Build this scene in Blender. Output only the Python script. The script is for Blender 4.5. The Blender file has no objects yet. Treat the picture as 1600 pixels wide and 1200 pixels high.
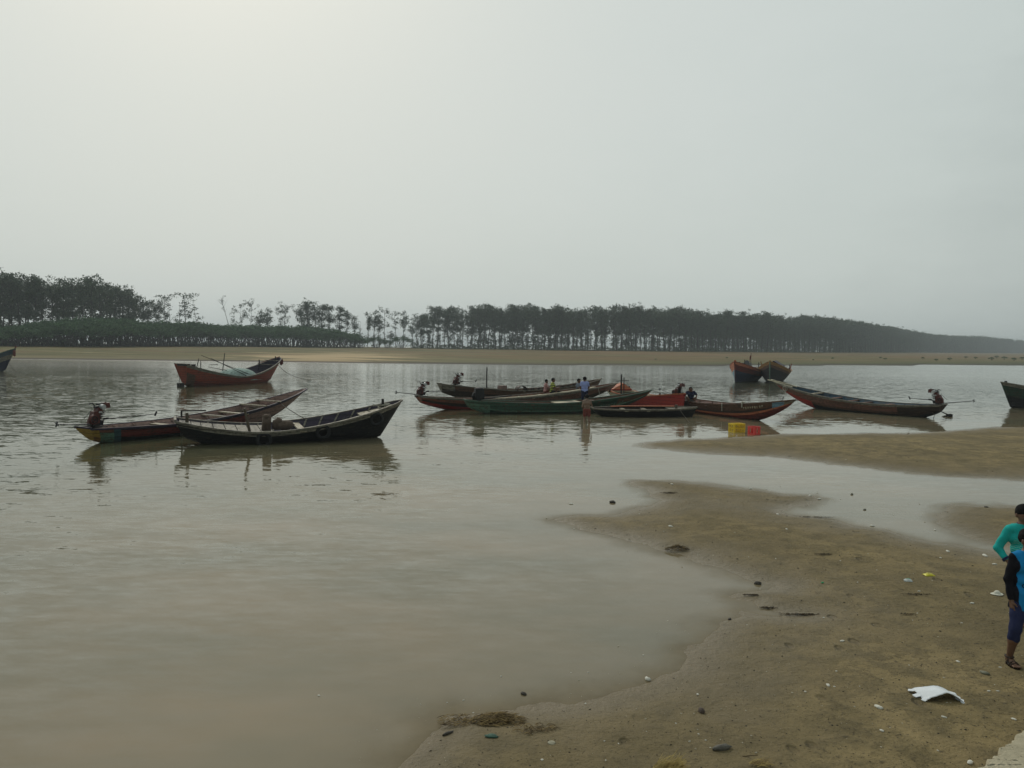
import bpy, math, random
import numpy as np
from mathutils import Vector, Matrix
from mathutils.bvhtree import BVHTree
R = math.radians
random.seed(7); rng = np.random.default_rng(11)
sc = bpy.context.scene
col = sc.collection

# ------------------------------------------------------------------ camera
F = 1230.0; CH = 3.6
pitch = math.atan(59.0/F); roll = math.atan(20/1600)
cf = Vector((0, math.cos(pitch), -math.sin(pitch)))
cr0 = Vector((1, 0, 0)); cu0 = cr0.cross(cf)
cr = cr0*math.cos(roll)+cu0*math.sin(roll)
cu = cu0*math.cos(roll)-cr0*math.sin(roll)
CAM = Vector((0, 0, CH))
camd = bpy.data.cameras.new('camera'); cam = bpy.data.objects.new('camera', camd); col.objects.link(cam)
camd.sensor_width = 36; camd.lens = 36*F/1600; camd.clip_end = 9000; camd.clip_start = 0.1
m3 = Matrix((cr, cu, -cf)).transposed().to_4x4(); m3.translation = CAM
cam.matrix_world = m3; sc.camera = cam
def ray(px, py): return (cf + cr*((px-800)/F) + cu*((600-py)/F))
def gp(px, py, z=0.0):
    d = ray(px, py); return CAM + d*((z-CH)/d.z)
def at(px, py, Y):
    d = ray(px, py); return CAM + d*(Y/d.y)
def hor(px): return 541+ (px-800)*20/1600

# ------------------------------------------------------------------ noise / terrain
_H = rng.random((257, 257)).astype(np.float64)
def vn(x, y):
    xi = np.floor(x); yi = np.floor(y); fx = x-xi; fy = y-yi
    fx = fx*fx*(3-2*fx); fy = fy*fy*(3-2*fy)
    a = (xi.astype(np.int64)) & 255; b = (yi.astype(np.int64)) & 255
    return (_H[a, b]*(1-fx)+_H[a+1, b]*fx)*(1-fy)+(_H[a, b+1]*(1-fx)+_H[a+1, b+1]*fx)*fy
def fbm(x, y, o=4):
    s = 0; a = .5; t = 0
    for k in range(o):
        s = s+a*(vn(x*2**k+17.3*k+900, y*2**k+5.1*k+900)-.5); t += a; a *= .55
    return s/t
LANDS_PX = [
 [(995,697),(1050,703),(1110,708),(1200,713),(1270,719),(1330,728),(1400,737),(1450,742),(1520,746),(1600,749),(2300,765),(2500,664),(1900,662),(1600,667),(1540,670),(1480,674),(1420,678),(1350,678),(1290,679),(1230,679),(1150,684),(1080,688),(1010,693)],
 [(480,1560),(600,1230),(655,1170),(700,1122),(780,1116),(860,1104),(940,1090),(1000,1072),(1060,1048),(1092,1012),(1112,985),(1128,972),(1165,962),(1212,966),(1255,962),(1215,953),(1190,948),(1180,938),(1150,932),(1165,926),(1205,922),(1210,914),(1175,908),(1140,898),(1100,884),(1060,866),(1030,858),(960,836),(905,826),(870,812),(905,806),(960,808),(1012,793),(1040,783),(1020,770),(985,757),(990,752),(1060,754),(1130,760),(1190,768),(1222,774),(1262,774),(1282,780),(1262,791),(1215,799),(1240,806),(1300,813),(1330,824),(1390,832),(1420,842),(1450,848),(1500,855),(1560,866),(1700,875),(2600,900),(3600,1560)],
 [(1560,853),(1520,843),(1492,832),(1480,820),(1474,806),(1480,793),(1500,789),(1560,791),(1640,795),(2300,800),(2300,880),(1700,868)],
]
LANDS = [np.array([[gp(*p).x, gp(*p).y] for p in L]) for L in LANDS_PX]
def sdist(P, poly):
    d = np.full(len(P), 1e9); ins = np.zeros(len(P), bool)
    n = len(poly)
    for i in range(n):
        a = poly[i]; b = poly[(i+1) % n]; e = b-a; w = P-a
        t = np.clip((w@e)/(e@e), 0, 1)
        q = w-t[:, None]*e
        d = np.minimum(d, (q*q).sum(1))
        c = (a[1] > P[:, 1]) != (b[1] > P[:, 1])
        xx = (b[0]-a[0])*(P[:, 1]-a[1])/((b[1]-a[1]) or 1e-9)+a[0]
        ins ^= c & (P[:, 0] < xx)
    d = np.sqrt(d)
    return np.where(ins, d, -d)
SHORE = ([-900,-400,0,640,1000,1300,1600,2000,2600],[120,135,143,147,155,180,221,300,480])
TREE = ([-900,-400,0,120,240,480,700,850,1000,1100,1200,1300,1400,1450,1520,1600,2000],[150,165,212,229,270,330,360,350,358,383,420,508,708,865,1060,1370,2500])
def tree_y(px): return float(np.interp(px, *TREE))
def terr(x, y):
    x = np.asarray(x, float); y = np.asarray(y, float)
    z = np.full(x.shape, -0.9)
    # far island
    yy = np.maximum(y, 1.0); px = 800+F*x/yy
    s = np.interp(px, *SHORE); t = np.interp(px, *TREE)
    s = s+6*fbm(x/25, y*0+3.3, 3)+1.2*fbm(x/4, y*0+7.3, 2)
    u = (y-s)/(t-s)
    ztop = np.interp(px, [0,480,700,1000,1300,1600],[2.5,2.35,2.0,2.0,2.05,2.2])
    up = np.clip(u, 0, 1)
    zi = ztop*(0.14*np.minimum(up*12,1)+0.86*up**0.9)+0.25*fbm(x/18, y/11, 4)*np.clip(u*8,0,1)
    back = y-(t+np.interp(px,[0,700,1100,1300],[70,60,110,160]))
    zi = np.where(back > 0, np.maximum(zi-back*.12, -1.5), zi)
    zi = np.where(u > 0, zi+.12*np.clip((y-s)/1.0,0,1), np.maximum((y-s)*0.5, -.9))
    z = np.where(y > 90, np.maximum(z, zi), z)
    near = (y < 75)
    if near.any():
        P = np.stack([x[near], y[near]], 1)
        jx = .25*fbm(P[:,0]*1.1, P[:,1]*1.1, 4)*np.clip(P[:,1]/12,.5,2.2)
        sd = np.max([sdist(P, L) for L in LANDS], 0)+jx*1.6
        wob = fbm(P[:,0]*.8, P[:,1]*.8, 3)
        fine = fbm(P[:,0]*3.1+9, P[:,1]*3.1, 4)
        zl = .035*np.clip(sd/.5,0,1)+.28*(1-np.exp(-np.maximum(sd,0)/7)) + np.clip(sd,0,1)*.05*wob+np.clip(sd*1.5,0.05,1)*.022*fine
        zo = np.where(sd > -3, sd*.030, -.09+(sd+3)*.05)+.012*fine
        z[near] = np.where(sd > 0, zl, np.maximum(zo, -.9))
    return z
def H(x, y): return float(terr(np.array([x]), np.array([y]))[0])

# ------------------------------------------------------------------ object helpers
def tag(o, label, cat, group=None, kind=None):
    if label: o['label'] = label
    if cat: o['category'] = cat
    if group: o['group'] = group
    if kind: o['kind'] = kind
    return o
def empty(name, loc=(0,0,0), rz=0.0):
    o = bpy.data.objects.new(name, None); col.objects.link(o); o.location = loc; o.rotation_euler = (0,0,rz)
    o.empty_display_size = .2
    return o
def link(name, me, mats, parent=None, loc=None, rz=0, smooth=False):
    o = bpy.data.objects.new(name, me); col.objects.link(o)
    for m in (mats if isinstance(mats, (list, tuple)) else [mats]): me.materials.append(m)
    if parent: o.parent = parent
    if loc is not None: o.location = loc
    o.rotation_euler = (0,0,rz)
    if smooth:
        me.polygons.foreach_set('use_smooth', [True]*len(me.polygons))
    return o
class MB:
    def __init__(s): s.v = []; s.f = []; s.m = []
    def add(s, vs, fs, m=0):
        b = len(s.v); s.v += [tuple(v) for v in vs]; s.f += [tuple(b+i for i in f) for f in fs]
        s.m += ([m]*len(fs) if isinstance(m, int) else m)
    def box(s, c, d, rot=None, m=0, taper=1.0):
        x, y, z = d[0]/2, d[1]/2, d[2]/2
        vs = [Vector((sx*x*(taper if sz > 0 else 1), sy*y*(taper if sz > 0 else 1), sz*z)) for sz in (-1,1) for sy in (-1,1) for sx in (-1,1)]
        if rot is not None: vs = [rot@v for v in vs]
        c = Vector(c)
        s.add([c+v for v in vs], [(0,2,3,1),(4,5,7,6),(0,1,5,4),(2,6,7,3),(0,4,6,2),(1,3,7,5)], m)
    def bar(s, a, b, w, h, m=0):
        a = Vector(a); b = Vector(b); d = b-a; L = d.length
        s.box((a+b)/2, (L, w, h), d.to_track_quat('X','Z').to_matrix(), m)
    def tube(s, pts, rs, n=8, m=0, cap=True):
        pts = [Vector(p) for p in pts]
        if not isinstance(rs, (list, tuple)): rs = [rs]*len(pts)
        b = len(s.v); up = None
        for i, p in enumerate(pts):
            t = (pts[min(i+1, len(pts)-1)]-pts[max(i-1, 0)]).normalized()
            if up is None: up = t.orthogonal().normalized()
            up = (up-t*up.dot(t))
            up = up.normalized() if up.length > 1e-6 else t.orthogonal().normalized()
            w = t.cross(up)
            for k in range(n):
                a = 2*math.pi*k/n
                s.v.append(tuple(p+(up*math.cos(a)+w*math.sin(a))*rs[i]))
        for i in range(len(pts)-1):
            for k in range(n):
                s.f.append((b+i*n+k, b+i*n+(k+1) % n, b+(i+1)*n+(k+1) % n, b+(i+1)*n+k)); s.m.append(m)
        if cap:
            s.f.append(tuple(b+k for k in range(n))[::-1]); s.m.append(m)
            s.f.append(tuple(b+(len(pts)-1)*n+k for k in range(n))); s.m.append(m)
    def ell(s, c, r, nu=12, nv=8, m=0, rot=None, jit=0):
        b = len(s.v); c = Vector(c)
        for j in range(nv+1):
            ph = math.pi*j/nv
            for i in range(nu):
                a = 2*math.pi*i/nu
                k = 1+jit*(random.random()-.5) if 0 < j < nv else 1
                v = Vector((r[0]*math.sin(ph)*math.cos(a)*k, r[1]*math.sin(ph)*math.sin(a)*k, r[2]*math.cos(ph)*k))
                if rot is not None: v = rot@v
                s.v.append(tuple(c+v))
        for j in range(nv):
            for i in range(nu):
                s.f.append((b+j*nu+i, b+(j+1)*nu+i, b+(j+1)*nu+(i+1) % nu, b+j*nu+(i+1) % nu)); s.m.append(m)
    def torus(s, c, Rr, r, rot=None, nu=24, nv=8, m=0):
        b = len(s.v); c = Vector(c)
        for i in range(nu):
            a = 2*math.pi*i/nu
            for j in range(nv):
                q = 2*math.pi*j/nv
                v = Vector(((Rr+r*math.cos(q))*math.cos(a), (Rr+r*math.cos(q))*math.sin(a), r*1.15*math.sin(q)))
                if rot is not None: v = rot@v
                s.v.append(tuple(c+v))
        for i in range(nu):
            for j in range(nv):
                s.f.append((b+i*nv+j, b+((i+1) % nu)*nv+j, b+((i+1) % nu)*nv+(j+1) % nv, b+i*nv+(j+1) % nv)); s.m.append(m)
    def mesh(s, name):
        me = bpy.data.meshes.new(name); me.from_pydata(s.v, [], s.f)
        me.polygons.foreach_set('material_index', s.m); me.update()
        return me
    def build(s, name, mats, parent=None, loc=None, rz=0, smooth=False):
        return link(name, s.mesh(name), mats, parent, loc, rz, smooth)

# ------------------------------------------------------------------ materials
def nt(name):
    m = bpy.data.materials.new(name); m.use_nodes = True; t = m.node_tree; t.nodes.clear()
    return m, t, t.nodes, t.links
def N(t, kind, **kw):
    n = t.nodes.new(kind)
    for k, v in kw.items():
        if k.startswith('i_'):
            n.inputs[k[2:].replace('_', ' ')].default_value = v
        else: setattr(n, k, v)
    return n
def c4(c): return (c[0], c[1], c[2], 1)
def noise(t, vec, scale, detail=4, rough=.6):
    n = t.nodes.new('ShaderNodeTexNoise'); n.inputs['Scale'].default_value = scale
    n.inputs['Detail'].default_value = detail; n.inputs['Roughness'].default_value = rough
    t.links.new(vec, n.inputs['Vector']); return n.outputs['Fac']
def ramp(t, fac, stops):
    r = t.nodes.new('ShaderNodeValToRGB'); e = r.color_ramp.elements
    while len(e) < len(stops): e.new(.5)
    for el, (p, c) in zip(e, stops): el.position = p; el.color = c4(c) if len(c) == 3 else c
    t.links.new(fac, r.inputs['Fac']); return r.outputs['Color']
def mixc(t, fac, a, b, mode='MIX'):
    n = t.nodes.new('ShaderNodeMix'); n.data_type = 'RGBA'; n.blend_type = mode
    for sk, v in ((n.inputs['Factor'], fac), (n.inputs['A'], a), (n.inputs['B'], b)):
        pass
    ins = [n.inputs[0], n.inputs[6], n.inputs[7]]
    for sk, v in zip(ins, (fac, a, b)):
        if hasattr(v, 'node'): t.links.new(v, sk)
        elif isinstance(v, (int, float)): sk.default_value = v
        else: sk.default_value = c4(v)
    return n.outputs[2]
def math_(t, op, a, b=None, clamp=False):
    n = t.nodes.new('ShaderNodeMath'); n.operation = op; n.use_clamp = clamp
    for sk, v in zip(n.inputs, (a, b)):
        if v is None: continue
        if hasattr(v, 'node'): t.links.new(v, sk)
        else: sk.default_value = v
    return n.outputs[0]
def mapr(t, v, a, b, c=0, d=1, smooth=False):
    n = t.nodes.new('ShaderNodeMapRange')
    if smooth: n.interpolation_type = 'SMOOTHSTEP'
    t.links.new(v, n.inputs[0])
    for k, q in zip((1,2,3,4), (a,b,c,d)): n.inputs[k].default_value = q
    return n.outputs[0]
def bump(t, h, strength, dist, normal=None):
    n = t.nodes.new('ShaderNodeBump'); n.inputs['Strength'].default_value = strength; n.inputs['Distance'].default_value = dist
    t.links.new(h, n.inputs['Height'])
    if normal is not None: t.links.new(normal, n.inputs['Normal'])
    return n.outputs[0]
def scl(t, vec, s):
    n = t.nodes.new('ShaderNodeMapping'); n.inputs['Scale'].default_value = s; t.links.new(vec, n.inputs['Vector']); return n.outputs[0]
def finish(t, colr, rough, nrm=None, spec=.3, metal=0):
    p = t.nodes.new('ShaderNodeBsdfPrincipled'); o = t.nodes.new('ShaderNodeOutputMaterial')
    for sk, v in ((p.inputs['Base Color'], colr), (p.inputs['Roughness'], rough)):
        if hasattr(v, 'node'): t.links.new(v, sk)
        elif isinstance(v, (int, float)): sk.default_value = v
        else: sk.default_value = c4(v)
    p.inputs['Specular IOR Level'].default_value = spec; p.inputs['Metallic'].default_value = metal
    if nrm is not None: t.links.new(nrm, p.inputs['Normal'])
    t.links.new(p.outputs[0], o.inputs['Surface']); return p
def painted(name, c, under=(.10,.075,.05), wear=.5, rough=.6, plank=True):
    m, t, n, l = nt(name)
    tc = n.new('ShaderNodeTexCoord').outputs['Object']
    st = scl(t, tc, (.6, 3, 6))
    w1 = noise(t, st, 2.2, 6, .7); w2 = noise(t, tc, 9, 5, .65)
    w = math_(t, 'MULTIPLY', w1, w2)
    mask = mapr(t, w, .355-.22*wear, .42-.22*wear)
    var = mixc(t, noise(t, st, 1.1, 3), tuple(x*.72 for x in c), tuple(min(1, x*1.2) for x in c))
    base = mixc(t, mask, var, under)
    drip = mapr(t, noise(t, scl(t, tc, (7, 7, .5)), 1.6, 4), .52, .72)
    base = mixc(t, math_(t, 'MULTIPLY', drip, .55), base, tuple(x*.45+.012 for x in c))
    h = w2
    nr = bump(t, h, .35, .012)
    if plank:
        wv = n.new('ShaderNodeTexWave'); wv.bands_direction = 'Z'; wv.inputs['Scale'].default_value = 1.6; wv.inputs['Distortion'].default_value = .6
        l.new(tc, wv.inputs['Vector'])
        ln = mapr(t, wv.outputs['Fac'], 0, .08)
        nr = bump(t, ln, .6, .012, nr)
        base = mixc(t, ln, tuple(x*.35 for x in c), base)
    finish(t, base, mapr(t, w2, .3, .7, rough-.12, rough+.2), nr, .25)
    return m
def simple(name, c, rough=.6, var=.25, scale=8, spec=.3, bmp=.2, metal=0):
    m, t, n, l = nt(name)
    tc = n.new('ShaderNodeTexCoord').outputs['Object']
    f = noise(t, tc, scale, 5)
    base = mixc(t, mapr(t, f, .3, .7), tuple(x*(1-var) for x in c), tuple(min(1, x*(1+var)) for x in c))
    finish(t, base, rough, bump(t, f, bmp, .02), spec, metal)
    return m
def leafmat(name, dark, light):
    m, t, n, l = nt(name)
    g = n.new('ShaderNodeNewGeometry')
    oi = n.new('ShaderNodeObjectInfo')
    k = mixc(t, g.outputs['Random Per Island'], dark, light)
    k = mixc(t, math_(t, 'MULTIPLY', oi.outputs['Random'], .35), k, tuple((a+b)*.65 for a, b in zip(dark, light)))
    d = n.new('ShaderNodeBsdfDiffuse'); tr = n.new('ShaderNodeBsdfTranslucent'); mx = n.new('ShaderNodeMixShader'); o = n.new('ShaderNodeOutputMaterial')
    l.new(k, d.inputs[0]); l.new(k, tr.inputs[0]); mx.inputs[0].default_value = .22
    l.new(d.outputs[0], mx.inputs[1]); l.new(tr.outputs[0], mx.inputs[2]); l.new(mx.outputs[0], o.inputs[0])
    return m
MT = {}
def M(k): return MT[k]
for k, c, u, w in [
 ('mauve',(.27,.17,.14),(.16,.11,.09),.5), ('pink_brown',(.20,.09,.06),(.09,.06,.045),.5), ('black_tar',(.016,.016,.018),(.04,.035,.03),.35),
 ('dark_red',(.16,.030,.022),(.06,.03,.025),.45), ('orange_red',(.27,.055,.028),(.11,.05,.035),.4), ('bright_red',(.36,.035,.025),(.14,.04,.03),.25),
 ('salmon',(.27,.10,.06),(.12,.07,.045),.5), ('orange',(.50,.16,.075),(.2,.09,.05),.35), ('brown',(.13,.065,.038),(.06,.04,.028),.5), ('dark_brown',(.045,.028,.02),(.07,.05,.035),.4),
 ('green',(.060,.125,.085),(.08,.075,.05),.45), ('pale_green',(.13,.24,.17),(.10,.10,.065),.5), ('dark_green',(.022,.055,.035),(.06,.05,.035),.45),
 ('blue',(.045,.085,.12),(.08,.07,.06),.45), ('light_blue',(.16,.30,.40),(.15,.15,.13),.4), ('navy',(.012,.018,.05),(.03,.03,.035),.3),
 ('grey_wood',(.23,.21,.165),(.12,.105,.08),.55), ('pale_wood',(.42,.37,.27),(.22,.18,.12),.5), ('cream',(.52,.47,.33),(.3,.25,.16),.4),
 ('yellow',(.36,.23,.04),(.25,.15,.04),.4), ('teal',(.05,.10,.11),(.08,.09,.08),.4), ('ochre',(.34,.17,.045),(.15,.09,.04),.45), ('purple_black',(.030,.022,.042),(.05,.045,.05),.4)]:
    MT[k] = painted(k, c, u, w)
MT['rubber'] = simple('rubber', (.014,.014,.015), .75)
MT['engine_red'] = simple('engine_red', (.085,.022,.016), .45, .35, 14)
MT['engine_dark'] = simple('engine_dark', (.012,.012,.013), .5, .4, 14)
MT['silver'] = simple('silver', (.55,.56,.56), .35, .15, 10, metal=.6)
MT['steel'] = simple('steel', (.10,.10,.105), .45, .3, 20, metal=.5)
MT['bamboo'] = simple('bamboo', (.10,.08,.055), .7)
MT['dark_pole'] = simple('dark_pole', (.022,.019,.017), .7)
MT['rope'] = simple('rope', (.07,.06,.045), .9)
MT['pale_rope'] = simple('pale_rope', (.35,.33,.27), .9)
MT['net'] = simple('net', (.33,.42,.38), .9, .45, 7, bmp=1.0)
MT['sack'] = simple('sack', (.11,.08,.06), .9, .35, 6, bmp=.6)
MT['bark'] = simple('bark', (.045,.038,.03), .9, .4, 3)
MT['leaf'] = leafmat('leaf', (.036,.055,.036), (.115,.150,.088))
MT['leaf_green'] = leafmat('leaf_green', (.048,.088,.046), (.105,.180,.088))
MT['grassleaf'] = leafmat('grassleaf', (.05,.06,.02), (.13,.12,.05))
# ------------------------------------------------------------------ world, sun
SUN_AZ, SUN_EL = R(-22), R(38)
sd_ = Vector((math.sin(SUN_AZ)*math.cos(SUN_EL), math.cos(SUN_AZ)*math.cos(SUN_EL), math.sin(SUN_EL)))
w = bpy.data.worlds.new('World'); sc.world = w; w.use_nodes = True; t = w.node_tree; t.nodes.clear()
sky = t.nodes.new('ShaderNodeTexSky'); sky.sky_type = 'NISHITA'; sky.sun_disc = False
sky.sun_elevation = SUN_EL; sky.sun_rotation = SUN_AZ; sky.dust_density = 7; sky.air_density = 1.5; sky.ozone_density = 1
tc = t.nodes.new('ShaderNodeTexCoord').outputs['Generated']
dp = t.nodes.new('ShaderNodeVectorMath'); dp.operation = 'DOT_PRODUCT'; t.links.new(tc, dp.inputs[0]); dp.inputs[1].default_value = sd_
cn = noise(t, scl(t, tc, (1, 1, 2.6)), 2.3, 6, .6)
dd = math_(t, 'ADD', mapr(t, dp.outputs['Value'], -1, 1), math_(t, 'MULTIPLY', math_(t, 'SUBTRACT', cn, .5), .22))
SKYC = [(.0,(1.9,2.2,2.15)),(.5,(2.5,2.85,2.75)),(.72,(3.75,4.2,4.08)),(.82,(4.65,5.14,4.95)),(.92,(4.98,5.42,5.24)),(1.0,(5.05,5.45,5.25))]
oc = ramp(t, dd, [(p, tuple(x/10 for x in c)) for p, c in SKYC])
oc = mixc(t, 1.0, oc, (10,10,10), 'MULTIPLY')
skc = mixc(t, .95, sky.outputs[0], oc)
bg = t.nodes.new('ShaderNodeBackground'); bg.inputs['Strength'].default_value = .1
t.links.new(skc, bg.inputs['Color']); wo = t.nodes.new('ShaderNodeOutputWorld'); t.links.new(bg.outputs[0], wo.inputs['Surface'])
ld = bpy.data.lights.new('sun', 'SUN'); ld.energy = .8; ld.angle = R(12); ld.color = (1, .95, .86)
lo = bpy.data.objects.new('sun', ld); col.objects.link(lo); lo.rotation_euler = (-sd_).to_track_quat('-Z', 'Y').to_euler()
lo.location = (0, 0, 60)
sc.view_settings.view_transform = 'Standard'; sc.view_settings.look = 'None'; sc.view_settings.gamma = 1; sc.view_settings.exposure = .27

# ------------------------------------------------------------------ ground + water sheets
pxs = np.concatenate([np.linspace(-1700,-80,70,endpoint=False), np.arange(-80,1680,2.6), np.linspace(1682,3500,75)])
drops = np.concatenate([np.geomspace(4200,700,120,endpoint=False), np.arange(700,20,-2.2)])
Ys = np.concatenate([CH*F/drops, np.geomspace(222,4200,170)])
GX = (pxs[None,:]-800)/F*Ys[:,None]; GY = np.repeat(Ys[:,None], len(pxs), 1)
GZ = terr(GX.ravel(), GY.ravel()).reshape(GX.shape)
def sheet(name, X, Y, Z, mats, attr=None):
    r, c = X.shape
    me = bpy.data.meshes.new(name)
    V = np.stack([X, Y, Z], -1).reshape(-1, 3)
    i = np.arange(r*c).reshape(r, c)
    q = np.stack([i[:-1,:-1], i[:-1,1:], i[1:,1:], i[1:,:-1]], -1).reshape(-1, 4)
    me.vertices.add(len(V)); me.vertices.foreach_set('co', V.ravel().astype(np.float32))
    me.loops.add(q.size); me.loops.foreach_set('vertex_index', q.ravel().astype(np.int32))
    me.polygons.add(len(q)); me.polygons.foreach_set('loop_start', (np.arange(len(q))*4).astype(np.int32))
    me.polygons.foreach_set('use_smooth', np.ones(len(q), bool))
    me.update(calc_edges=True)
    if attr is not None:
        a = me.attributes.new('depth', 'FLOAT', 'POINT'); a.data.foreach_set('value', attr.ravel().astype(np.float32))
    o = bpy.data.objects.new(name, me); col.objects.link(o); me.materials.append(mats); o['kind'] = 'structure'
    return o
# sand material
m, t, n, l = nt('wet_sand')
geo = n.new('ShaderNodeNewGeometry'); P = geo.outputs['Position']
sep = n.new('ShaderNodeSeparateXYZ'); l.new(P, sep.inputs[0])
z = sep.outputs['Z']
n1 = noise(t, P, .35, 5); n2 = noise(t, P, 2.3, 6, .68); n3 = noise(t, P, 14, 5, .7); n4 = noise(t, P, 60, 3, .6)
dry = mixc(t, mapr(t, n1, .38, .62), (.172,.133,.064), (.300,.227,.104))
dry = mixc(t, mapr(t, n2, .42, .62), dry, (.140,.110,.054))
dry = mixc(t, mapr(t, n3, .57, .70), dry, (.055,.044,.025))
dry = mixc(t, math_(t, 'MULTIPLY', mapr(t, n4, .60, .74), .4), dry, (.32,.26,.15))
fine5 = noise(t, P, 26, 3, .6)
dry = mixc(t, math_(t, 'MULTIPLY', mapr(t, fine5, .62, .68), .8), dry, (.03,.024,.018))
rid = noise(t, P, 1.15, 5, .72); rmask = mapr(t, noise(t, P, .28, 3), .50, .60)
rl = mapr(t, math_(t, 'ABSOLUTE', math_(t, 'SUBTRACT', rid, .5)), .004, .016, 1, 0)
dry = mixc(t, math_(t, 'MULTIPLY', math_(t, 'MULTIPLY', rl, rmask), .55), dry, (.05,.038,.02))
trk = n.new('ShaderNodeTexWave'); trk.inputs['Scale'].default_value = .22; trk.inputs['Distortion'].default_value = 7; trk.inputs['Detail'].default_value = 3; trk.inputs['Detail Scale'].default_value = 1.2; l.new(P, trk.inputs['Vector'])
dry = mixc(t, math_(t, 'MULTIPLY', mapr(t, trk.outputs['Fac'], .80, .97), .16), dry, (.28,.21,.11))
wetz = mapr(t, math_(t, 'ADD', z, math_(t, 'MULTIPLY', math_(t, 'SUBTRACT', n2, .5), .08)), .0, .14)
wet = mixc(t, wetz, mixc(t, mapr(t, z, -.03, .02), (.26,.20,.125), (.165,.130,.074)), dry)
# far bank: grass/olive and ochre stretches of real ground cover
yd = sep.outputs['Y']; far = mapr(t, yd, 100, 110)
fn = noise(t, scl(t, P, (.012,.05,.05)), 1.0, 5, .6); fn2 = noise(t, scl(t, P, (.03,.12,.1)), 1.6, 4)
xsh = mapr(t, sep.outputs['X'], -90, 60)
olive = mixc(t, mapr(t, fn2, .4, .6), (.080,.080,.022), (.14,.118,.036))
ochre = mixc(t, mapr(t, fn2, .4, .6), (.125,.076,.028), (.195,.125,.050))
fc = mixc(t, mapr(t, math_(t, 'ADD', fn, math_(t, 'MULTIPLY', math_(t,'SUBTRACT',xsh,.5), .12)), .46, .56), olive, ochre)
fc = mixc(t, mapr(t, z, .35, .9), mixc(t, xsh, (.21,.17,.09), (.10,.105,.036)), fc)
fc = mixc(t, math_(t, 'MULTIPLY', mapr(t, noise(t, scl(t, P, (.02,.14,.1)), 1.3, 3), .60, .66), .6), fc, (.33,.26,.14))
# pale sand track patch
dv = n.new('ShaderNodeVectorMath'); dv.operation = 'DISTANCE'; l.new(scl(t, P, (.35,.13,0)), dv.inputs[0]); dv.inputs[1].default_value = (-41*.35, 175*.13, 0)
pt = math_(t, 'ADD', dv.outputs['Value'], math_(t, 'MULTIPLY', math_(t, 'SUBTRACT', fn2, .5), 30))
fc = mixc(t, mapr(t, pt, 3, 7, 1, 0), fc, (.46,.34,.19))
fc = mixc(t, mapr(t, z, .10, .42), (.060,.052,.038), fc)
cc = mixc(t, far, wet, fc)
rg = mapr(t, z, 0, .09, .30, .9)
vo = n.new('ShaderNodeTexVoronoi'); vo.inputs['Scale'].default_value = 2.1; l.new(scl(t, P, (1.3,.8,0)), vo.inputs['Vector'])
pit = math_(t, 'MULTIPLY', mapr(t, vo.outputs['Distance'], .10, .20, 1, 0, True), mapr(t, noise(t, P, .4, 3), .50, .57))
cc = mixc(t, math_(t, 'MULTIPLY', pit, mapr(t, yd, 60, 50, 0, .28)), cc, (.06,.045,.025))
hb = math_(t, 'ADD', math_(t, 'MULTIPLY', pit, -.55), math_(t, 'ADD', math_(t, 'ADD', math_(t, 'MULTIPLY', n2, 1.0), math_(t, 'MULTIPLY', trk.outputs['Fac'], .25)), math_(t, 'ADD', math_(t, 'MULTIPLY', n3, .35), math_(t, 'MULTIPLY', n4, .08))))
hb = math_(t, 'ADD', hb, 0.0)
nb = bump(t, hb, 1.0, .07)
finish(t, cc, rg, nb, .2)
SAND = m
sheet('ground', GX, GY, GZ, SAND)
# water
m, t, n, l = nt('river_water')
geo = n.new('ShaderNodeNewGeometry'); P = geo.outputs['Position']
at_ = n.new('ShaderNodeAttribute'); at_.attribute_name = 'depth'
patch = noise(t, scl(t, P, (.035,.05,.05)), 1, 3, .5); patch2 = noise(t, scl(t, P, (.12,.2,.1)), 1, 3, .5)
calm = math_(t, 'MULTIPLY', mapr(t, patch, .38, .62, .45, 1), mapr(t, patch2, .35, .65, .6, 1))
shal = mapr(t, at_.outputs['Fac'], .01, .16, .12, 1)
amp = math_(t, 'MULTIPLY', calm, shal)
rp = n.new('ShaderNodeMapping'); rp.inputs['Rotation'].default_value = (0,0,R(-16)); rp.inputs['Scale'].default_value = (.5,1.5,1); l.new(P, rp.inputs['Vector'])
w1 = noise(t, rp.outputs[0], 1.5, 2, .5); w2 = noise(t, rp.outputs[0], 4.6, 3, .55); w3 = noise(t, scl(t, P, (1,1.4,1)), 13, 2, .5)
def slope(vec, scale, detail, ax, ay):
    q = n.new('ShaderNodeTexNoise'); q.inputs['Scale'].default_value = scale; q.inputs['Detail'].default_value = detail; q.inputs['Roughness'].default_value = .5
    l.new(vec, q.inputs['Vector']); v = n.new('ShaderNodeVectorMath'); v.operation = 'SUBTRACT'; l.new(q.outputs['Color'], v.inputs[0]); v.inputs[1].default_value = (.5,.5,.5)
    m_ = n.new('ShaderNodeVectorMath'); m_.operation = 'MULTIPLY'; l.new(v.outputs[0], m_.inputs[0]); m_.inputs[1].default_value = (ax, ay, 0); return m_.outputs[0]
def vadd(a_, b_): v = n.new('ShaderNodeVectorMath'); v.operation = 'ADD'; l.new(a_, v.inputs[0]); l.new(b_, v.inputs[1]); return v.outputs[0]
sl = vadd(vadd(slope(rp.outputs[0], 2.1, 1, .06, .17), slope(rp.outputs[0], 5.6, 2, .10, .24)), slope(scl(t, P, (.8,1.6,1)), 15, 1, .05, .09))
spy = n.new('ShaderNodeSeparateXYZ'); l.new(P, spy.inputs[0])
openw = math_(t, 'ADD', mapr(t, spy.outputs['Y'], 6, 24, 3.1, 1.0), mapr(t, spy.outputs['Y'], 30, 80, 0, .65))
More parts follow.
